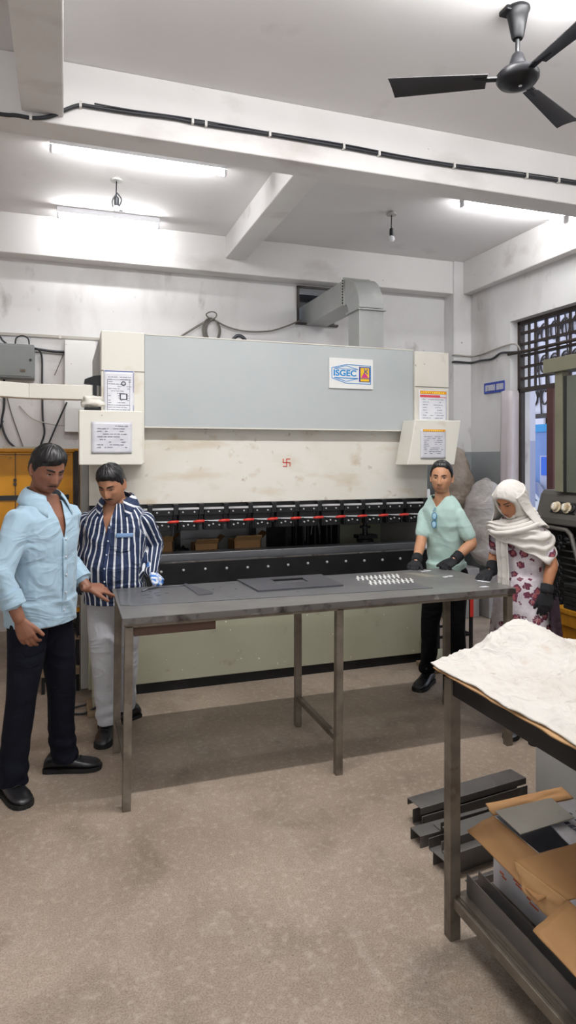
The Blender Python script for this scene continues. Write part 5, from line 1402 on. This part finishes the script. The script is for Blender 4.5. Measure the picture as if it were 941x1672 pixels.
def woman():
    k = 1.55/1.70
    P = Person('woman in white headscarf, floral dress and black gloves at the right end of the table', (2.592, 3.232), math.radians(-65), 1.55, M['skin4'], lean=(.0, -.13), bulk=.84, belly=-.01)
    P.hk = .93; root = P.root; B = P.body
    H = Head(.93, fem=True, nose=.85, jaw=1.0, full=.96)
    nb = P.sp(1.40*k)+Vector((0, -.022, 1.440*k))
    T = P.headT(nb, math.radians(-8), math.radians(32), math.radians(3))
    neck_and_head(P, H, T, nb); P.torso(B, -.008)
    S = {1: P.sp(1.20)+Vector((.125, .0, 1.285*k)), -1: P.sp(1.20)+Vector((-.125, .0, 1.285*k))}
    Er = P.L((2.515, 3.40, 1.02)); Wr = P.L((2.445, 3.335, .935))
    El = P.L((2.645, 3.050, 1.01)); Wl = P.L((2.585, 3.022, .868))
    rad = [.044, .040, .034, .033, .026, .024]
    P.arm(B, S[-1], Er, Wr, rad); P.arm(B, S[1], El, Wl, rad)
    for sgn in (-1, 1): B.tube([Vector((sgn*.07, 0, .8)), Vector((sgn*.075, -.01, .42)), Vector((sgn*.08, 0, .07))], [.07, .045, .03], 12)
    body = P.finish_body()
    P.eyes(H, T, body, .30, '#8a4f48', .75)
    # inner cap and hood around the face
    def wgt(d, z): return smooth(.92, 1.10, math.sqrt((d/58)**2+((z+.022)/.076)**2))
    def hood(p, d, sz):
        if sz < -.2 and abs(d) > 40: p = p+Vector((0, .012, 0))*smooth(-.2, -.9, sz)
        return p
    H.shell(T, None and 0 or (lambda d: 0), lambda d, sz: .009+.016*smooth(30, 75, abs(d))*smooth(.9, .2, sz)+.022*smooth(-.1, -.9, sz)*smooth(30, 90, abs(d)), strands=.003, sfreq=5, weight=wgt, fn=hood).build('headscarf', M['scarf'], root, smooth=True, local=True)
    hs = bpy.data.objects[[o.name for o in root.children if o.name.startswith('headscarf')][0]]
    # fold lines of the headscarf: raised ridges following the face
    for q_ in range(1, 3):
        off = .030+.009*q_
        pts = []
        for i in range(15):
            a = math.pi*(i/14)            # from left temple over the crown to right temple
            d = 62+16*q_
            zz = -.075+.175*math.sin(a); xx = math.cos(a)*(.078+.004*q_)
            pts.append(T @ (Vector((xx, -.030+.024*q_+.02*abs(math.cos(a)), zz))*H.k))
        MB().tube(spline(pts, 3), [.004+.006*abs(math.cos(math.pi*i/42)) for i in range(43)], 8).build('scarf_fold', M['scarf'], hs, smooth=True, local=True)
    # neck wraps
    nc = P.sp(1.36*k)+Vector((0, -.004, 1.37*k))
    for q_ in range(4):
        r_ = .078+.014*q_
        pts = [nc+Vector((r_*math.cos(a)*1.12, r_*math.sin(a)*1.05-.01*q_, -.020*q_+.030*math.sin(a)+.022*math.cos(a)+.028)) for a in [i*2*math.pi/26 for i in range(26)]]
        MB().tube(pts, .019, 10, ry=.014, closed=True).build('scarf_fold', M['scarf'], hs, smooth=True, local=True)
    # shawl over shoulders and upper arms
    k_low = [(-180, 1.06), (-120, 1.05), (-80, 1.10), (-45, 1.165), (0, 1.125), (35, 1.075), (70, 1.01), (120, .99), (180, 1.06)]
    def shawl(u, v):
        d = -180+360*u; a = math.radians(d); x_, y_ = math.sin(a), -math.cos(a)
        zl = lerp_keys(k_low, d); zt = 1.385*k
        z = zt+(zl-zt)*v
        g = smooth(0, .42, v); rx = .070+(.196-.070)*g**.8; ry = .066+(.146-.066)*g**.8
        if d > 40 and d < 120: rx += .012*smooth(.4, 1, v)
        fold = .0075*math.sin((v*4.2+u*5.0)*2*math.pi+2*math.sin(u*9))*smooth(.08, .3, v)+.004*noise.noise(Vector((u*14, v*6, 1)))
        c = P.sp(z)
        zz = z-(.030*smooth(.0, .4, v)*(1-abs(y_))*0)
        arch = (1-smooth(0, .42, v))
        return Vector((c.x+x_*(rx+fold), c.y+y_*(ry+fold)+.004, z+.012*math.sin(v*3.1)))
    sw = MB().grid(shawl, 120, 44).build('shawl', M['scarf'], root, smooth=True, local=True)
    m_ = sw.modifiers.new('s', 'SOLIDIFY'); m_.thickness = .004
    # veil hanging from the crown over the back of the neck to the shoulders
    hc = T @ Vector((0, .0, .01))
    def veil(u, v):
        d = 62+236*u; a = math.radians(d)
        dirh = Vector((math.sin(a), -math.cos(a), 0))
        top = T @ (Vector((dirh.x*.098, dirh.y*.118+.004, .050*(1-.0*v)))*H.k)
        low = P.sp(1.2)+Vector((dirh.x*.172, dirh.y*.125, 1.225+.012*math.sin(u*20)))
        s_ = smooth(0, 1, v)*.55+.45*v
        p = top.lerp(low, v); bulge = -.020*math.sin(math.pi*v)
        q = p+dirh*bulge+dirh*.006*math.sin(u*26+v*4)*v
        return q
    vl = MB().grid(veil, 60, 22).build('veil', M['scarf'], hs, smooth=True, local=True); vl.modifiers.new('s', 'SOLIDIFY').thickness = .004
    def tail(u, v):
        z = 1.20-.335*v; x = -.085+.085*u-.012*v
        p = frontp(P, max(z, .73), x, .034)
        return Vector((p.x, p.y-.007*math.sin(u*14+1.5*v)-.004, z))
    tl = MB().grid(tail, 26, 24).build('shawl_end', M['scarf'], sw, smooth=True, local=True); tl.modifiers.new('s', 'SOLIDIFY').thickness = .004
    # dress
    D = MB(); P.torso(D, .008, .88, 1.40)
    D.loft([P.ring(z_, a_, b_, 0) for z_, a_, b_ in ((.10, .230, .190), (.30, .215, .178), (.50, .195, .160), (.65, .178, .148), (.78, .165, .135), (.86, .155, .125), (.92, .145, .115))])
    for sgn, E_ in ((-1, Er), (1, El)): P.arm(D, S[sgn], E_, (Er if sgn < 0 else El)+Vector((0, 0, -.1)), [.052, .051, .048, .05, .05, .05], 0, .30)
    me = bake(D, .009, 3)
    def df(co, no):
        a = math.atan2(co.x, -co.y); amp = .016*smooth(.85, .35, co.z)
        return co+no*(amp*math.sin(a*9+1.5*math.sin(co.z*5))+.004*noise.noise(co*14))
    deform(me, df, [((0, 0, .14), (0, 0, 1))], lambda c: c.z < .14)
    put(me, 'dress', M['floral'], root)
    # plum drape at her left side
    def drape(u, v):
        z = .80-.68*v; a = math.radians(70+62*u); r = .20+.075*v+.010*math.sin(u*16)
        return Vector((math.sin(a)*r*.98, -math.cos(a)*r*.86, z))
    dr = MB().grid(drape, 24, 20).build('side_drape', M['plum'], root, smooth=True, local=True); dr.modifiers.new('s', 'SOLIDIFY').thickness = .004
    foot(root, (2.50, 3.20, 0), math.radians(-50), .86, 'silverheel', laces=False)
    foot(root, (2.60, 3.08, 0), math.radians(-60), .86, 'silverheel', laces=False)
    glove(P, Wr, P.L((2.345, 3.32, .900)), wnorm(P, (0, -.15, .98)), -1, 'glove', .90, (.35, .4, .45, .5), arm_from=Er, tout=.4)
    glove(P, Wl, P.L((2.560, 3.01, .70)), wnorm(P, (-.4, -.9, .05)), 1, 'glove', .93, (.3, .35, .4, .45), arm_from=El, tout=.35, cuff=.035)
    return P
woman()
# ================================================================ FOREGROUND BENCH (right)
fgt = thing('packing_table', 'steel packing table with cloth covered top in the right foreground', 'table', (1.7, 1.0, 0))
FX0, FX1, FY0, FY1 = 1.235, 2.25, -.20, 1.955
MB().box(FX0, FX1, FY0, FY1, .880, .892).build('table_top', M['wood'], fgt)
q = MB(); q.box(FX0, FX0+.04, FY0, FY1, .825, .880); q.box(FX1-.04, FX1, FY0, FY1, .825, .88); q.box(FX0, FX1, FY1-.04, FY1, .825, .88); q.box(FX0, FX1, FY0, FY0+.04, .825, .88)
q.build('apron', M['darksteel'], fgt, bevel=.002)
for x0 in (FX0-.010, FX1-.035):
    for yy in (FY1-.062, FY0+.02): MB().box(x0, x0+.040, yy, yy+.040, 0, .880).build('leg', M['legsteel'], fgt, bevel=.002)
MB().box(FX0, FX0+.035, FY0+.04, FY1-.06, .110, .145).box(FX1-.035, FX1, FY0+.04, FY1-.06, .110, .145).build('shelf_rail', M['legsteel'], fgt, bevel=.002)
MB().box(FX0+.01, FX1-.01, FY0+.04, FY1-.045, .145, .150).build('lower_shelf', M['shelfsheet'], fgt)
# bent sheets lying along the shelf edge
gs = MB(); gs.prism([(FX0+.005, .2, .1505), (FX0+.08, .2, .1505), (FX0+.075, 1.87, .1505), (FX0+.02, 1.885, .1505)], (0, 0, .002)); gs.prism([(FX0+.02, .3, .153), (FX0+.075, .3, .157), (FX0+.06, 1.70, .157), (FX0+.03, 1.72, .153)], (0, 0, .002))
tag(gs.build('sheet_strips', M['shelfsheet'], None), 'thin galvanised sheet strips lying along the lower shelf edge', 'sheet')
ch = MB()
for o_ in (0, .046): ch.prism([(1.283+o_, 1.885, .1535), (1.286+o_, 1.885, .1535), (1.252+o_, .30, .1535), (1.249+o_, .30, .1535)], (0, 0, .070))
ch.prism([(1.284, 1.884, .1535), (1.331, 1.884, .1535), (1.297, .30, .1535), (1.250, .30, .1535)], (0, 0, .003))
ch.build('u_channel', M['angle'], None); tag(bpy.data.objects['u_channel'], 'long open steel channel lying on the lower shelf beside the cartons', 'channel')
# cardboard liner and cloth
def cardb(u, v):
    y_ = FY0-.02+(FY1+.055-FY0)*v; x_ = FX0-.018+(FX1-FX0+.03)*u
    e_ = .012*noise.noise(Vector((0, y_*9, 2)))+.006*noise.noise(Vector((1, y_*30, 2)))
    if u < .02: x_ += e_
    return (x_, y_+.01*noise.noise(Vector((x_*6, 3, 1)))*v, .8935+.004*noise.noise(Vector((x_*3, y_*3, 0)))+.002)
cbo = MB().grid(cardb, 30, 60).build('cardboard_liner', M['cardboardedge'], None, smooth=True); m_ = cbo.modifiers.new('s', 'SOLIDIFY'); m_.thickness = .005; m_.offset = 1
tag(cbo, 'corrugated cardboard liner under the white cloth on the packing table', 'cardboard')
def clothf(u, v):
    y_ = FY0-.02+(FY1+.075-FY0)*v; x_ = FX0-.012+(FX1-FX0+.03)*u
    bulge = .105*math.exp(-((x_-1.57)/.17)**2)*smooth(1.50, 2.03, y_)+.05*math.exp(-((x_-2.1)/.10)**2)*smooth(1.7, 2.0, y_)
    n1 = noise.noise(Vector((x_*4.2, y_*4.2, 0))); n2 = abs(noise.noise(Vector((x_*9+n1, y_*9, 4)))); n3 = abs(noise.noise(Vector((x_*22, y_*22+n1*2, 8))))
    n4 = abs(noise.noise(Vector((x_*14+n1*3, y_*11-n1*2, 12)))); z_ = .908+bulge+.012*n1+.020*(.5-n2)*.8+.012*(.5-n3)+.007*math.exp(-(n4/.035)**2)
    edge = min(u, 1)/.06
    if u < .06: z_ = .905+(z_-.905)*smooth(0, 1, edge)+.006*noise.noise(Vector((y_*14, 0, 0)))
    if u < .02: x_ += .016*noise.noise(Vector((5, y_*6, 2)))-.004
    return (x_, y_+.02*noise.noise(Vector((x_*5, 9, 1)))*v, max(z_, .9035))
clo = MB().grid(clothf, 150, 260).build('dust_sheet', M['cloth'], None, smooth=True); m_ = clo.modifiers.new('s', 'SOLIDIFY'); m_.thickness = .004; m_.offset = 1
tag(clo, 'crumpled stained white cloth spread over the foreground packing table', 'cloth')

# ---- cartons on the lower shelf
def box_shell(mb, x0, x1, y0, y1, z0, z1, th=.005):
    mb.box(x0, x0+th, y0, y1, z0, z1); mb.box(x1-th, x1, y0, y1, z0, z1); mb.box(x0+th, x1-th, y0, y0+th, z0, z1); mb.box(x0+th, x1-th, y1-th, y1, z0, z1); mb.box(x0+th, x1-th, y0+th, y1-th, z0, z0+th)
def flap(parent, pts, m, name='flap', th=.005, flute=True):
    pts = [Vector(p) for p in pts]; n_ = (pts[1]-pts[0]).cross(pts[2]-pts[0]).normalized()
    a, b_, c_, d_ = pts
    g_ = MB().grid(lambda u, v: a.lerp(b_, u).lerp(d_.lerp(c_, u), v)+n_*(.006*noise.noise(Vector((u*5, v*4, a.x*9)))*min(1, v*3)), 16, 12)
    o_ = g_.build(name, m, parent, smooth=True); s2 = o_.modifiers.new('s', 'SOLIDIFY'); s2.thickness = th; s2.offset = 0
    return o_
k1 = thing('carton', 'farther open carton with printed white side and metal plate on top', 'box', (1.58, 1.7, .15))
q = MB(); box_shell(q, 1.405, 1.75, 1.53, 1.905, .151, .385); q.build('carton_body', M['boxwhite'], k1)
flap(k1, [(1.404, 1.905, .386), (1.404, 1.53, .386), (1.287, 1.54, .352), (1.293, 1.895, .358)], M['cardboard'])
flap(k1, [(1.405, 1.906, .386), (1.75, 1.906, .386), (1.74, 1.955, .405), (1.41, 1.955, .402)], M['cardboard'])
f_ = flap(k1, [(1.75, 1.90, .386), (1.75, 1.54, .386), (1.50, 1.55, .392), (1.56, 1.88, .392)], M['boxwhite'], 'white_flap')
q = MB(); rnd = random.Random(6)
for row_ in range(3):
    yy = 1.80
    while yy > 1.58:
        w_ = rnd.uniform(.008, .016)
        if rnd.random() < .85: q.box(1.585+.045*row_, 1.585+.045*row_+.024*(.6+.4*rnd.random()), yy, yy+w_, .4005, .4015)
        yy -= .021
q.build('black_lettering', M['inkdark'], f_)
q = MB()
for i in range(46):
    yy = 1.57+.29*((i*37) % 46)/46; z_ = .205+.115*((i*17) % 13)/13
    q.box(1.4025, 1.405, yy, yy+.010+.028*((i*7) % 5)/5, z_, z_+.0045)
q.build('orange_print', M['boxprint'], k1)
for cy_, cz_, r_ in ((1.845, .300, .022), (1.66, .30, .014)):
    q = MB().tube([(1.4035, cy_+r_*1.4*math.cos(a_), cz_+r_*math.sin(a_)) for a_ in [j_*math.pi/8 for j_ in range(16)]], .0028, 6, closed=True)
    q.build('printed_ring', M['boxprint'], k1)
mp_ = MB().prism([(1.405, 1.897, .404), (1.643, 1.897, .408), (1.629, 1.769, .408), (1.396, 1.751, .404)], (0, 0, .004)).build('metal_plate', M['galvsheet'], None, bevel=.001)
tag(mp_, 'worn flat metal plate resting on the open flaps of the farther carton', 'plate')
k2 = thing('carton', 'nearer open carton with torn brown flaps at the right edge', 'box', (1.55, 1.25, .15))
q = MB(); box_shell(q, 1.345, 1.72, 1.05, 1.485, .151, .375); q.build('carton_body', M['boxwhite'], k2)
flap(k2, [(1.345, 1.486, .377), (1.72, 1.486, .377), (1.62, 1.645, .415), (1.285, 1.640, .412)], M['cardboard'])
flap(k2, [(1.345, 1.485, .377), (1.345, 1.05, .377), (1.195, 1.07, .335), (1.200, 1.455, .345)], M['cardboard'])
flap(k2, [(1.285, 1.640, .410), (1.345, 1.486, .376), (1.320, 1.50, .30), (1.285, 1.60, .34)], M['cardboardedge'], 'folded_corner')
q = MB(); q.tube(spline([(1.25, 1.22, .358), (1.235, 1.20, .362), (1.22, 1.17, .352)], 4), .003, 6); q.build('staple', M['silver'], k2, smooth=True)
q = MB()
for i in range(14): q.box(1.3425, 1.345, 1.08+.3*((i*5) % 14)/14, 1.10+.3*((i*5) % 14)/14, .2+.08*((i*3) % 7)/7, .204+.08*((i*3) % 7)/7)
q.build('orange_print', M['boxprint'], k2)

# ---- light grey cabinet beyond the table
cg = thing('floor_cabinet', 'plain light grey metal cabinet standing behind the packing table', 'cabinet', (2.35, 2.25, 0))
MB().box(2.10, 2.60, 2.00, 2.53, .0, .50).build('cabinet_body', M['cabinetgrey'], cg, bevel=.004)
# ---- steel angles and channels lying on the floor
def profile(label, p0, p1, w_, h_, kind, th=.004, up=1):
    p0 = Vector(p0); p1 = Vector(p1); d = (p1-p0); L_ = d.length; d.normalize(); s_ = d.cross(Vector((0, 0, 1))).normalized()
    sec = {'L': [(0, 0), (w_, 0), (w_, th), (th, th), (th, h_), (0, h_)], 'C': [(0, 0), (w_, 0), (w_, h_), (w_-th, h_), (w_-th, th), (th, th), (th, h_), (0, h_)],
           'N': [(0, 0), (th, 0), (th, h_-th), (w_-th, h_-th), (w_-th, 0), (w_, 0), (w_, h_), (0, h_)], 'Z': [(0, 0), (w_*.4, 0), (w_*.4, th), (th, th), (th, h_-th), (w_, h_-th), (w_, h_), (0, h_)]}[kind]
    m_ = MB().prism([p0-s_*a-(s_*0)+Vector((0, 0, z_)) for a, z_ in sec], d*L_)
    o_ = m_.build('steel_profile', M['angle'], None, bevel=.001); tag(o_, label, 'steel profile', 'steel profiles on the floor')
    return o_
profile('longest steel profile at the back of the floor pile', (1.47, 2.50, .066), (2.085, 2.576, .066), .10, .030, 'N')
profile('upright channel under the longest profile in the floor pile', (1.47, 2.49, 0), (2.085, 2.566, 0), .07, .064, 'C')
profile('short steel profile with open end at far left of the floor pile', (1.40, 2.385, 0), (2.085, 2.44, 0), .075, .050, 'N')
profile('narrow angle lying on the leftmost profile of the floor pile', (1.50, 2.39, .052), (2.085, 2.45, .052), .05, .035, 'L')
profile('middle steel channel of the floor pile', (1.44, 2.292, 0), (2.085, 2.372, 0), .08, .045, 'C')
profile('bent steel profile stacked on the middle channel', (1.50, 2.28, .047), (2.085, 2.355, .047), .085, .040, 'Z')
profile('front steel channel of the floor pile with folded lip', (1.40, 2.19, 0), (2.085, 2.27, 0), .085, .055, 'N')
profile('top front steel profile tilted over the front channel', (1.43, 2.17, .057), (2.085, 2.25, .057), .09, .040, 'C')
profile('thin angle lying in front of the floor pile', (1.46, 2.10, 0), (2.05, 2.16, 0), .05, .030, 'L')

# ================================================================ RIGHT-HAND MACHINE, BENCH
mc = thing('machine', 'dark machine with slatted side and two ivory knobs at the right edge', 'machine', (3.7, 3.4, 0))
YN, YFAR = 2.75, 3.95
for yy in (YN, YFAR-.05):
    MB().prism([(3.30, yy, .35), (3.30, yy, 1.16), (3.36, yy, 1.36), (4.1, yy, 1.36), (4.1, yy, .35)], (0, .05, 0)).build('end_panel', M['charcoal'], mc, bevel=.004)
MB().prism([(3.285, YN-.01, 1.145), (3.285, YN-.01, 1.19), (3.335, YN-.01, 1.355), (3.36, YN-.01, 1.385), (4.12, YN-.01, 1.385), (4.12, YN-.01, 1.145)], (0, YFAR+.02-YN, 0)).build('hood', M['charcoal'], mc, bevel=.010)
up_ = Vector((.050, 0, .165)).normalized(); nrm = Vector((-up_.z, 0, up_.x)); ax = Vector((0, -1, 0))
R = Matrix((ax, up_, nrm)).transposed(); cc = Vector((3.308, 3.695, 1.268))
MB().obox(cc, (.24, .085, .014), R).build('knob_plate', M['blackplastic'], mc, bevel=.006)
for dx in (-.055, .045):
    kb = MB().lathe([(0, 0), (.038, 0), (.040, .010), (.030, .014), (.028, .034), (.020, .038), (0, .039)], cc+ax*dx+nrm*.006, 20, R).build('knob', M['ivory'], mc, smooth='auto')
    MB().obox(cc+ax*dx+nrm*.044, (.010, .038, .014), R).build('knob_grip', M['signwhite'], kb, bevel=.002)
MB().tube([cc+ax*(.085+.028*math.cos(a_))+up_*(.028*math.sin(a_))+nrm*.012 for a_ in [i*math.pi/7 for i in range(14)]], .006, 8, closed=True).build('knob_ring', M['blackplastic'], mc, smooth=True)
MB().tube([(3.285, 3.90, .36), (3.285, 3.905, 1.09), (3.285, 3.885, 1.125), (3.285, 3.64, 1.118), (3.285, 3.60, 1.09), (3.285, 3.42, .62), (3.285, 3.41, .36)], .016, 8).build('opening_frame', M['charcoal'], mc, smooth=True)
MB().box(3.285, 3.30, YN, 3.40, .36, 1.15).build('front_panel', M['charcoal'], mc)
MB().box(3.62, 3.66, 3.40, 3.92, .35, 1.15).build('dark_interior', M['blackmetal'], mc)
for k in range(15):
    zz = .42+.046*k
    MB().tube([(3.33, 3.90, zz), (3.32, 3.70, zz+.006*math.sin(k)), (3.33, 3.45, zz-.008)], .009, 8, ry=.006).build('slat', M['slat'], mc, smooth=True)
for k in range(15):
    zz = .44+.044*k; yy = 3.74+.02*math.sin(k*1.3)
    MB().tube([(3.305, yy+.016*math.cos(a_), zz+.020*math.sin(a_)) for a_ in [i*math.pi/5 for i in range(10)]], .004, 6, closed=True).build('chain_link', M['darksteel'], mc, smooth=True)
rnd = random.Random(8)
for k in range(16): MB().ball((3.315, 3.48+.38*rnd.random(), .98+.11*rnd.random()), .010+.008*rnd.random(), 8, 6, (1, 1.6, 1)).build('fitting', M['darksteel'], mc, smooth=True)
MB().box(3.30, 3.36, 3.70, 3.775, 1.38, 2.225).build('door_post', M['olive'], mc, bevel=.003)
MB().box(3.36, 3.40, 3.76, 3.83, 1.38, 2.23).build('rusty_post', M['winframe'], mc)
MB().box(3.31, 3.35, 3.675, 3.70, 1.38, 2.19).build('door_seal', M['blackplastic'], mc)
MB().box(3.315, 3.345, YN, 3.675, 1.38, 2.19).build('door_panel', M['olivepanel'], mc)
MB().box(3.27, 3.38, YN-.05, 3.86, 2.225, 2.325).build('top_bar', M['olive'], mc, bevel=.004)
MB().box(3.42, 3.55, 3.0, 3.62, 1.387, 1.43).build('hood_handle', M['blackplastic'], mc, bevel=.006)
MB().box(3.32, 4.10, YN+.03, YFAR-.03, 0, .35).build('machine_base', M['blackmetal'], mc)

yb = thing('yellow_bench', 'yellow wooden bench stand at the right edge beyond the cloth', 'bench', (3.13, 3.0, 0))
MB().box(2.99, 3.255, 2.6, 3.44, .635, .665).build('bench_top', M['yellowwood'], yb, bevel=.003)
for xx, yy in ((3.0, 3.38), (3.0, 2.62), (3.20, 3.38), (3.20, 2.62)): MB().box(xx, xx+.05, yy, yy+.05, 0, .635).build('leg', M['yellowwood'], yb, bevel=.003)
MB().box(3.02, 3.04, 2.66, 3.40, .1, .56).build('side_board', M['yellowwood'], yb)
MB().box(3.0, 3.03, 2.66, 3.40, .56, .635).build('side_rail', M['yellowwood'], yb)
pv = None
for k in range(6):
    z0 = .666+.0275*k
    o_ = MB().obox((3.122+.004*math.sin(k*2.1), 3.10+.006*math.cos(k*1.7), z0+.0125), (.24, .50, .025), Euler((0, 0, .02*math.sin(k*3))).to_matrix()).build('black_tray', M['blackplastic'], None, bevel=.004)
    tag(o_, ['bottom', 'second lowest', 'third lowest', 'third highest', 'second highest', 'topmost'][k]+' black flat tray in the stack on the yellow bench', 'tray', 'black trays stacked on the yellow bench')

# ================================================================ WRAPPED PARCELS IN THE CORNER
def parcel(name, label, cat, pts, r, ry, m, seed=0, amp=.02):
    P_ = spline(pts, 6); n_ = len(P_)
    rr = [r[min(int(i/6), len(r)-1)]+(r[min(int(i/6)+1, len(r)-1)]-r[min(int(i/6), len(r)-1)])*((i % 6)/6) for i in range(n_)]
    b_ = MB().rtube(P_, rr, 24, side=(1, 0, 0), ry=[x_*ry for x_ in rr])
    b_.v = [p+Vector((noise.noise(p*9+Vector((seed, 0, 0))), noise.noise(p*9+Vector((0, seed, 0))), noise.noise(p*8)))*amp*1.6+Vector((abs(noise.noise(p*22)), -abs(noise.noise(p*24)), 0))*amp*.7 for p in b_.v]
    o_ = b_.build(name, m, None, smooth=True); tag(o_, label, cat); return o_
parcel('wrapped_roll', 'tall roll in brown plastic wrap leaning in the grey corner', 'parcel', [(4.10, 6.10, .75), (4.08, 6.12, 1.05), (4.03, 6.15, 1.35), (3.99, 6.18, 1.62), (3.96, 6.2, 1.74)], [.16, .20, .205, .17, .05], .8, M['wrap'], 2)
parcel('wrapped_bundle', 'bulky bundle in clear plastic between the mint shirt man and the woman', 'parcel', [(4.16, 5.75, .66), (4.14, 5.76, .85), (4.14, 5.78, 1.05), (4.18, 5.80, 1.28), (4.20, 5.82, 1.34)], [.19, .21, .23, .17, .08], .75, M['wrapclear'], 5)
parcel('wrapped_bundle', 'low brown plastic bundle behind the mint shirt man', 'parcel', [(3.75, 5.9, .66), (3.78, 5.9, .78), (3.78, 5.9, .95), (3.80, 5.92, 1.12)], [.15, .18, .16, .06], .8, M['wrap'], 9)
o_ = MB().box(3.62, 3.98, 5.62, 5.95, 0, .50).build('grey_packing_box', M['parcelgrey'], None, bevel=.01, smooth=False); tag(o_, 'plain grey packing box on the floor under the brown bundle', 'box')
o_ = MB().box(4.02, 4.36, 5.52, 5.92, 0, .42).build('grey_packing_box', M['parcelgrey'], None, bevel=.01); tag(o_, 'grey packing box with lid on the floor beside the doorway', 'box')
wb = MB().obox((3.30, 5.55, .655), (.22, .02, 1.31), Euler((math.radians(-6), 0, .1)).to_matrix()).build('white_board', M['signwhite'], None, bevel=.002); tag(wb, 'narrow white board leaning behind the mint shirt man', 'board')
st = thing('stool', 'dark framed stool with orange-red seat behind the mint shirt man', 'stool', (3.08, 4.85, 0))
MB().box(2.90, 3.26, 4.68, 5.02, .455, .48).build('seat', M['stoolred'], st, bevel=.006)
for xx, yy in ((2.91, 4.69), (3.23, 4.69), (2.91, 4.99), (3.23, 4.99)):
    lg_ = MB().box(xx, xx+.024, yy, yy+.024, 0, .455).build('leg', M['blackmetal'], st)
MB().box(2.92, 3.24, 4.695, 4.71, .12, .14).box(2.92, 3.24, 4.995, 5.01, .12, .14).box(2.915, 2.93, 4.70, 5.0, .12, .14).box(3.235, 3.25, 4.70, 5.0, .12, .14).build('stretcher', M['blackmetal'], st)
MB().box(3.226, 3.258, 4.686, 4.692, .28, .44).build('red_patch', M['red'], st)

# ================================================================ LEFT BACKGROUND
yc = thing('yellow_cabinet', 'large yellow machine cabinet against the back behind the man in light blue', 'cabinet', (-.6, 5.3, 0))
MB().box(-1.35, .06, 5.05, 5.65, .62, 1.66).build('cabinet_body', M['yellow'], yc, bevel=.006)
MB().box(-1.36, .07, 5.04, 5.66, 1.66, 1.685).build('top_panel', M['yellow'], yc, bevel=.004)
MB().box(-1.36, .03, 5.035, 5.05, 1.315, 1.35).build('dark_strip', M['darksteel'], yc)
MB().box(-.335, -.331, 5.044, 5.05, 1.35, 1.655).box(-.335, -.331, 5.044, 5.05, .7, 1.31).box(-1.33, .04, 5.044, 5.05, 1.640, 1.644).build('door_seam', M['inkdark'], yc)
for zz in (1.45, 1.42): MB().box(-.345, -.325, 5.036, 5.05, zz, zz+.02).build('hinge', M['winframe'], yc)
MB().box(.062, .095, 5.06, 5.2, .62, 1.67).build('edge_post', M['winframe'], yc)
MB().box(-.42, -.15, 5.06, 5.3, 1.685, 1.70).build('grey_patch', M['galvsheet'], yc)
for xx in (-1.33, -.72): MB().box(xx, xx+.06, 5.1, 5.16, 0, .62).build('leg', M['darksteel'], yc)
yr = MB().box(.06, .22, 5.3, 5.4, 1.60, 1.69).build('yellow_rail', M['yellow'], None, bevel=.004); tag(yr, 'short yellow rail under the white wall cabinet', 'rail')
yr.location.z += 0
# cluttered trolley between the two men
ct = thing('trolley', 'low trolley with yellow rim and wooden shelves between the two men at left', 'trolley', (.02, 4.9, 0))
MB().box(-.16, .10, 4.75, 5.04, .55, .585).build('tray_top', M['yellow'], ct, bevel=.004)
MB().box(-.16, .10, 4.74, 5.04, .585, .60).build('top_lip', M['galvsheet'], ct)
for xx, yy in ((-.15, 4.76), (.075, 4.76), (-.15, 5.01), (.075, 5.01)): MB().box(xx, xx+.022, yy, yy+.022, 0, .55).build('leg', M['blackmetal'], ct)
MB().box(-.16, .10, 4.75, 5.04, .36, .385).build('shelf', M['wood'], ct)
MB().box(-.16, .10, 4.74, 5.04, .12, .18).build('shelf', M['wood'], ct, bevel=.004)
for k, (xx, zz, nm, lb, mm) in enumerate(((-.12, .386, 'wood_scrap', 'thick wooden scrap on the trolley shelf', 'wood'), (-.10, .43, 'tool_tray', 'dark tool tray on the wooden scrap in the trolley', 'blackmetal'), (-.12, .181, 'coil_spring', 'dark greasy part on the lowest trolley shelf', 'winframe'))):
    o_ = MB().box(xx, xx+.18, 4.79, 4.95, zz, zz+.04 if k < 2 else zz+.13).build(nm, M[mm], None, bevel=.006); tag(o_, lb, 'part')
o_ = MB().box(-.12, .07, 4.80, 4.92, .182, .19).build('paper_scrap', M['paper2'], None) if False else None
cable('wire_loop', 'thin black wire arching in front of the trolley', [(-.10, 4.72, .30), (-.06, 4.71, .42), (.0, 4.71, .47), (.06, 4.72, .44), (.085, 4.73, .38)], .005)
cable('floor_cable', 'black cable loop lying on the floor by the press foot', [(.20, 4.27, .06), (.12, 4.30, .012), (.03, 4.33, .010), (-.04, 4.36, .010), (-.02, 4.42, .010), (.06, 4.42, .012), (.14, 4.40, .03)], .007)
o_ = MB().box(.135, .40, 4.24, 4.50, 0, .034).build('wooden_pad', M['wood'], None, bevel=.004); tag(o_, 'worn wooden pad under the left foot of the press', 'pad')
o_ = MB().box(2.60, 2.90, 4.26, 4.50, 0, .034).build('wooden_pad', M['wood'], None, bevel=.004); tag(o_, 'worn wooden pad under the right foot of the press', 'pad')
o_ = MB().box(.20, .25, 4.30, 4.35, .101, .15).build('plastic_block', M['signwhite'], None, bevel=.008); tag(o_, 'small white plastic block on the left press foot', 'block')
rd = lump('black_bag', 'black cloth bag on the floor between press and mint shirt man', 'bag', (2.80, 4.60, .22), (.10, .12, .22), M['blackplastic'], 11, .3) if False else None
